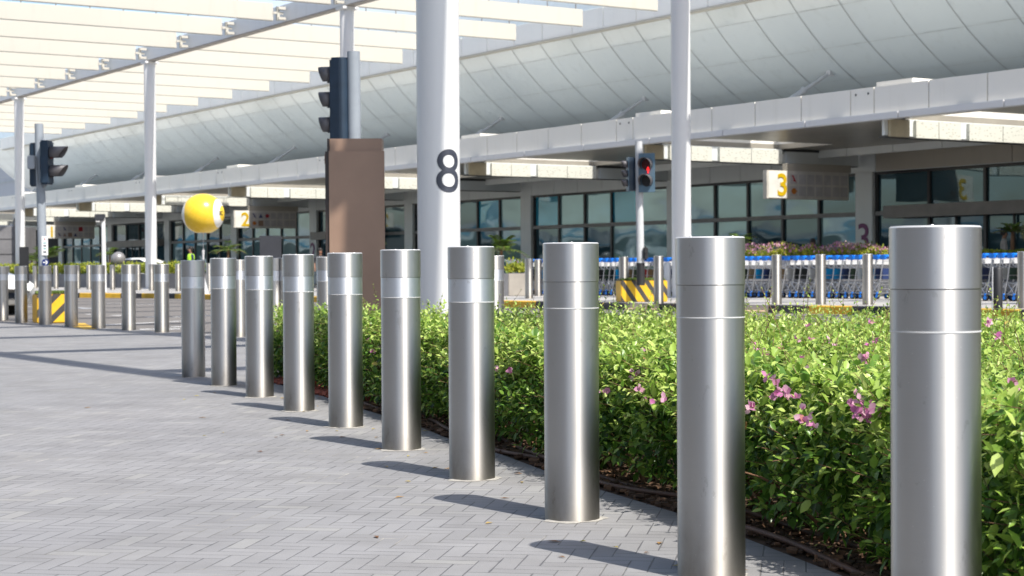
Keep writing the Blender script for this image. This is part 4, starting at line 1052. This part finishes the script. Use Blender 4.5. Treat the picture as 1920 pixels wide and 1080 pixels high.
def addsp(b, d, l, n, s, t0=0.0): T0.append(t0+(.29 if b[2] > .36 else .08)); B.append(np.array(b)); Dr.append(np.array(d)); Ln.append(l); Nl.append(n); Ls.append(s)
cnt = 0
while cnt < 7000:
    y = 2.6+12.6*random.random()**.9; x = random.uniform(-2.1, .34*y+.5)
    if x < -2.1 or not pip(x, y, BED): continue
    dd = dist_poly(x, y)
    if dd < .10: continue
    h = top_h(x, y, dd); lay = random.random()**2*.16
    sc = 1.0 if y < 8 else 1.15
    addsp((x, y, h-.12-lay), (random.gauss(0, .55), random.gauss(0, .55)-.15, 1.0), random.uniform(.09, .19)*sc, random.choice((8, 9, 10, 11)), random.uniform(.033, .050)*sc); cnt += 1
# long shoots standing out of the top
for _ in range(620):
    y = random.uniform(3.5, 14.3); x = random.uniform(-1.6, .34*y+.2)
    if not pip(x, y, BED): continue
    h = top_h(x, y, dist_poly(x, y)); l = random.uniform(.18, .36) if random.random() < .34 else random.uniform(.1, .2)
    addsp((x, y, h-.10), (random.gauss(0, .3), random.gauss(0, .3), 1.0), l, int(l*48), random.uniform(.026, .038))
# particular tall shoots the photograph shows
for px, py, Y in ((1045, 572, 12.2), (1090, 590, 8.5), (1200, 545, 10.5), (1560, 562, 10.5), (1440, 558, 11.2), (1885, 556, 8.6), (985, 568, 12.0), (820, 548, 13.1), (685, 560, 13.4), (596, 572, 13.8), (1640, 565, 9.6), (990, 557, 12.6), (1870, 590, 7.6), (1745, 585, 9.0)):
    q = atY(px, py, Y); l = max(.12, q.z-.42)
    addsp((q.x-.02, Y, .42), (random.uniform(-.1, .25), 0, 1.0), l, max(9, int(l*40)), .034)
# front face
Ltot = EL[-1]-.15; cnt = 0
while cnt < 5600:
    Lk = .15+(Ltot-.15)*random.random(); p, t, nn = at_len(Lk)
    if p.y < 2.3: continue
    z = random.uniform(.05, .56); out = .06*mn.noise(Vector((Lk*2, z*4, 0))) + .05*mn.noise(Vector((Lk*7, z*9, 5)))
    bulge = .17-.10*math.sin(min(1, z/.45)*math.pi*.8); dep = abs(random.gauss(0, .08))
    q = p+nn*(bulge-out+dep)
    if z < .18 and random.random() < .52: continue
    addsp((q.x, q.y, z), (-nn.x*1.0+random.gauss(0, .45), -nn.y*1.0+random.gauss(0, .45), random.uniform(-.1, .9)), random.uniform(.08, .17), random.choice((6, 7, 8, 9)), random.uniform(.036, .058)); cnt += 1
# left end face
for _ in range(900):
    f = random.random(); a_ = EDGE[0]; x = a_.x+(-2.02-a_.x)*f+.12; y = a_.y+(15.1-a_.y)*f+.05
    z = random.uniform(.04, .55); dd_ = abs(random.gauss(0, .09))
    addsp((x+dd_, y, z), (-.9+random.gauss(0, .4), random.gauss(0, .5)-.4, random.uniform(0, .9)), random.uniform(.08, .17), 8, random.uniform(.032, .048))
P_, D_, U_, S_, T_, ST = sprigs(B, Dr, Ln, Nl, Ls)
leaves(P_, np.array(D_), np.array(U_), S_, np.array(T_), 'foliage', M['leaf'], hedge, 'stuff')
stems_mesh([s for i, s in enumerate(ST) if i % 3 == 0 or Ln[i] > .22], .0016, 'twigs', M['bark'], hedge, 'stuff')
nd = 420; idx = rng.integers(0, len(P_), nd)
leaves(np.array(P_)[idx]+rng.normal(0, .015, (nd, 3)), rng.normal(0, 1, (nd, 3)), rng.normal(0, .6, (nd, 3))+np.array([0, -.3, .8]), rng.uniform(.025, .042, nd), rng.uniform(0, 1, nd), 'dry_leaves', M['drylf'], hedge, 'stuff')
# deep inner leaves closing the body
n = 26000; P2 = []
while len(P2) < n:
    y = 2.3+12.8*random.random(); x = random.uniform(-2.1, .34*y+.6)
    if not pip(x, y, BED): continue
    df = dist_front(x, y)
    if df < .22 or (df > 1.0 and random.random() < .75): continue
    z = random.uniform(.10, .46) if random.random() < .8 else random.uniform(.02, .2)
    P2.append((x, y, z))
n = len(P2)
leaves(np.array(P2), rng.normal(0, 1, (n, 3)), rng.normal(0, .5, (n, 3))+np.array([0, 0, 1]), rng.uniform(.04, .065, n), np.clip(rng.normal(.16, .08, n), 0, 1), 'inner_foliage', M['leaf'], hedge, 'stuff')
# woody stems rising from the soil
SM = MB(); random.seed(9)
for _ in range(120):
    Lk = random.uniform(.4, Ltot); p, t, nn = at_len(Lk); q = p+nn*random.uniform(.2, .45); pts = [Vector((q.x, q.y, -.01))]; d = Vector((random.gauss(0, .3)-nn.x*.3, random.gauss(0, .3)-nn.y*.3, 1)).normalized()
    r_ = random.uniform(.005, .011)
    for k in range(5):
        d = (d+Vector((random.gauss(0, .28), random.gauss(0, .28), random.gauss(.1, .1)))).normalized(); pts.append(pts[-1]+d*random.uniform(.06, .13))
    for a_, b_ in zip(pts[:-1], pts[1:]): SM.tube(a_, b_, r_, r_*.8, 6, 0, False); r_ *= .8
part('stem', SM, M['bark'], hedge)['kind'] = 'stuff'
# bracts
BR = np.array([[0, 0, 0], [0, .5, -.03], [0, 1.0, .05], [-.34, .25, .06], [-.36, .62, .10], [.34, .25, .06], [.36, .62, .10]])
fl = [(1204, 655, 8.2, 2), (1236, 668, 7.6, 2), (1254, 681, 7.2, 4), (1190, 680, 7.5, 2), (1212, 695, 7.2, 3), (1186, 704, 6.9, 3), (1202, 733, 6.6, 3), (1173, 700, 7.2, 2), (1225, 690, 7.2, 2),
      (1443, 716, 5.6, 3), (1458, 741, 5.45, 4), (1474, 744, 5.4, 4), (1499, 777, 5.15, 3), (1520, 790, 5.05, 4), (1612, 676, 6.2, 4), (1600, 713, 5.8, 3), (1598, 766, 5.0, 5), (1612, 778, 4.9, 5), (1635, 782, 4.95, 4), (1410, 772, 5.5, 3), (1404, 768, 5.6, 2), (1514, 684, 6.3, 3),
      (1410, 650, 7.5, 3), (1433, 664, 7.0, 3), (1494, 634, 8.2, 2), (1521, 634, 8.0, 2), (1461, 649, 7.4, 2), (1518, 612, 9.6, 2), (1630, 608, 9.0, 2), (1852, 611, 8.0, 3), (1868, 640, 6.8, 2), (938, 693, 8.6, 3), (954, 660, 9.6, 2), (962, 702, 8.2, 2), (838, 675, 10.0, 2),
      (706, 622, 11.6, 3), (690, 637, 11.4, 3), (712, 655, 11.1, 2), (602, 619, 13.0, 4), (604, 635, 12.8, 4), (527, 620, 14.1, 3), (530, 640, 14.1, 4), (525, 655, 13.9, 3), (700, 668, 11.0, 2), (1128, 742, 7.0, 2), (1232, 756, 6.3, 2), (1700-60, 650, 6.8, 2), (1900, 720, 5.0, 3), (1560, 640, 7.8, 2), (1350+60, 700, 6.3, 2)]
for px, py, Y, m in fl:
    c = np.array(atY(px, py, Y-.05)); n = m*3
    pos = np.repeat(c[None, :]+0*rng.normal(0, .012, (1, 3)), n, 0)+np.repeat(rng.normal(0, .008*math.sqrt(m), (m, 3)), 3, 0)
    dd = rng.normal(0, .7, (n, 3))+np.array([0, -.35, .4])
    leaves(pos, dd, rng.normal(0, .5, (n, 3))+np.array([0, -.8, .5]), rng.uniform(.017, .028, n), np.clip(rng.normal(.5, .22, n), 0, 1), 'flower', M['bract'], hedge, None, BR)
# hose along the bed edge
hs = thing('irrigation_hose', 'thin brown irrigation hose looping along the edge of the flower bed', 'hose', (0, 0, 0)); mb = MB(); pts = []; pts2 = []
L = 1.5
while L < EL[-1]-.4:
    p, t, nn = at_len(L); q = p+nn*(.075+.05*math.sin(L*1.9)+.02*math.sin(L*5)); pts.append((q.x, q.y, .018+.008*math.sin(L*3)))
    if L > 3.2: q = p+nn*(.13+.10*math.sin(L*1.35+1.4)); pts2.append((q.x, q.y, .03+.012*math.sin(L*4)))
    L += .07
mb.path(pts, .0105, 8); mb.path(pts2, .010, 8); part('tube', mb, M['hose'], hs)

# planters and far greenery
def clump(parent, n, box, size, t0, sp, mat='ycover', name='foliage', seed=1, up=1.0):
    r_ = np.random.default_rng(seed); x0, x1, y0, y1, z0, z1 = box
    pos = np.stack([r_.uniform(x0, x1, n), r_.uniform(y0, y1, n), z0+(z1-z0)*r_.uniform(0, 1, n)**.8], 1)
    bumpy = np.sin(pos[:, 0]*3.1+seed)*.5+np.sin(pos[:, 0]*7.7)*.3; keep = pos[:, 2] < z0+(z1-z0)*(.72+.28*bumpy); pos = pos[keep]; n = len(pos)
    d = r_.normal(0, .7, (n, 3))+np.array([0, 0, up]); return leaves(pos, d, r_.normal(0, .5, (n, 3))+np.array([0, -.4, 1]), r_.uniform(size*.6, size*1.3, n), np.clip(r_.normal(t0, sp, n), 0, 1), name, M[mat], parent, 'stuff')
# grey wall planter with yellow green planting at the left, along the walkway
a = P(-60, 540, 90); b = P(352, 540, 72); dv = b-a; rz = math.atan2(dv.y, dv.x); Lp = dv.length
pw = thing('planter_wall', 'long low grey planter wall at the left beyond the road', 'planter', (a.x, a.y, .15), rz)
mb = MB(); k = 0.0
while k < Lp: mb.span((k+.01, 0, 0), (min(k+2.4, Lp)-.01, .9, .62), 0, .01); k += 2.4
part('wall', mb, M['planterd'], pw)
ys = thing('ground_shrub', 'bushy yellow green planting filling the long grey planter at the left', 'shrubs', (a.x, a.y, .77), rz)
clump(ys, 15000, (0, Lp, .05, .85, 0, .52), .13, .55, .25, seed=4)
# planters by the trolleys
def planter(px0, px1, Y, h, lab, lab2, seed, pinks, fh=.5, dark=False, rzp=0.0):
    a = P(px0, 540, Y); b = P(px1, 540, Y); w_ = b.x-a.x
    pl = thing('planter_box', lab, 'planter', (a.x, Y, .15), rzp)
    mb = MB(); mb.span((.12, 0, 0), (w_, .8, h), 0, .015); part('box', mb, M['planterd' if h > .9 else 'planter'], pl)
    mb = MB(); mb.span((0, .02, .0), (.117, .78, h-.003)); mb.span((.12, .012, h-.0), (w_, .79, h+.012)); part('side_panel', mb, M['planterd'], pl)
    sh = thing('flowering_shrub', lab2, 'shrub', (a.x, Y, .15+h), rzp)
    clump(sh, int(900*w_), (.05, w_-.03, .05, .75, 0, fh*.6), .10, .6, .2, seed=seed)
    clump(sh, int(150*w_), (.05, w_-.03, .05, .75, fh*.3, fh), .09, .45, .2, seed=seed+1, up=2)
    clump(sh, int(pinks*w_), (.05, w_-.03, .0, .75, fh*.25, fh*1.05), .07, .55, .2, 'bract', 'flowers', seed=seed+2)
planter(945, 990, 47.5, .62, 'pale beige planter box left of the trolley row', 'leafy plant with a few red pink flowers in the beige planter box', 31, 40, .42)
planter(1395, 1672, 46.5, .98, 'long planter box mostly hidden behind the trolley row', 'row of pink flowering shrub above the trolleys under gate sign 3', 41, 430, .44)
planter(1842, 1985, 44.5, 1.02, 'glassy grey planter box at the right edge behind the person in a cap', 'low leafy plant in the planter at the right edge', 51, 10, .12)
def palm(px, Y, z, crown_px, nfr, L, lab, seed):
    r_ = random.Random(seed); p = P(px, 540, Y); zc_ = P(px, crown_px, Y).z; o = thing('palm_plant', lab, 'palm', (p.x, Y, z))
    mb = MB(); mb.tube((0, 0, 0), (.01, 0, zc_-z), .06, .04, 10); part('trunk', mb, M['bark'], o)
    pos = []; d = []; up = []; s = []; tn = []; mb = MB()
    for k in range(nfr):
        a = 6.283*k/nfr+r_.uniform(-.2, .2); el = r_.uniform(.2, 1.2); c = Vector((0, 0, zc_-z)); v = Vector((math.cos(a)*math.cos(el), math.sin(a)*math.cos(el), math.sin(el)))
        pts = []
        for j in range(9):
            f = j/8; q = c+v*L*f+Vector((0, 0, -.45*L*f*f)); pts.append(q)
            if j:
                sd = v.cross(Vector((0, 0, 1))).normalized()
                for sg_ in (-1, 1):
                    pos.append(q); d.append(sd*sg_+v*.8+Vector((0, 0, -.2))); up.append(Vector((0, 0, 1))); s.append(L*.42*(1-.55*f)); tn.append(r_.random())
        mb.path(pts, .007, 4)
    part('frond_rib', mb, M['bark'], o)
    leaves(np.array([list(q) for q in pos]), np.array([list(q) for q in d]), np.array([list(q) for q in up]), s, np.array(tn), 'fronds', M['palm'], o, None, LEAF*np.array([.55, 1, 1]))
palm(1898, 45, 1.2, 437, 11, .55, 'small bright green palm in the planter at the right edge', 2)
palm(1386, 48, .15, 455, 12, .62, 'dark green palm peeping out behind the second near bollard', 3)
palm(428, 60, .15, 470, 12, .65, 'spreading green palm below gate sign 2', 4)
palm(90, 86, .15, 487, 12, 1.3, 'dark palm behind the left traffic light pole', 5)
palm(206, 82, .15, 478, 10, .7, 'small palm left of the stone ball', 6)
palm(940, 53, .15, 470, 14, .9, 'leafy dark plant standing against the glass behind the fourth near bollard', 8)
palm(60, 88, .15, 489, 12, 1.0, 'low bushy palm right of the narrow black sign', 12)
palm(708, 60, .15, 455, 9, .4, 'small yellow green palm showing at the right edge of the purple number 2 pier', 14)
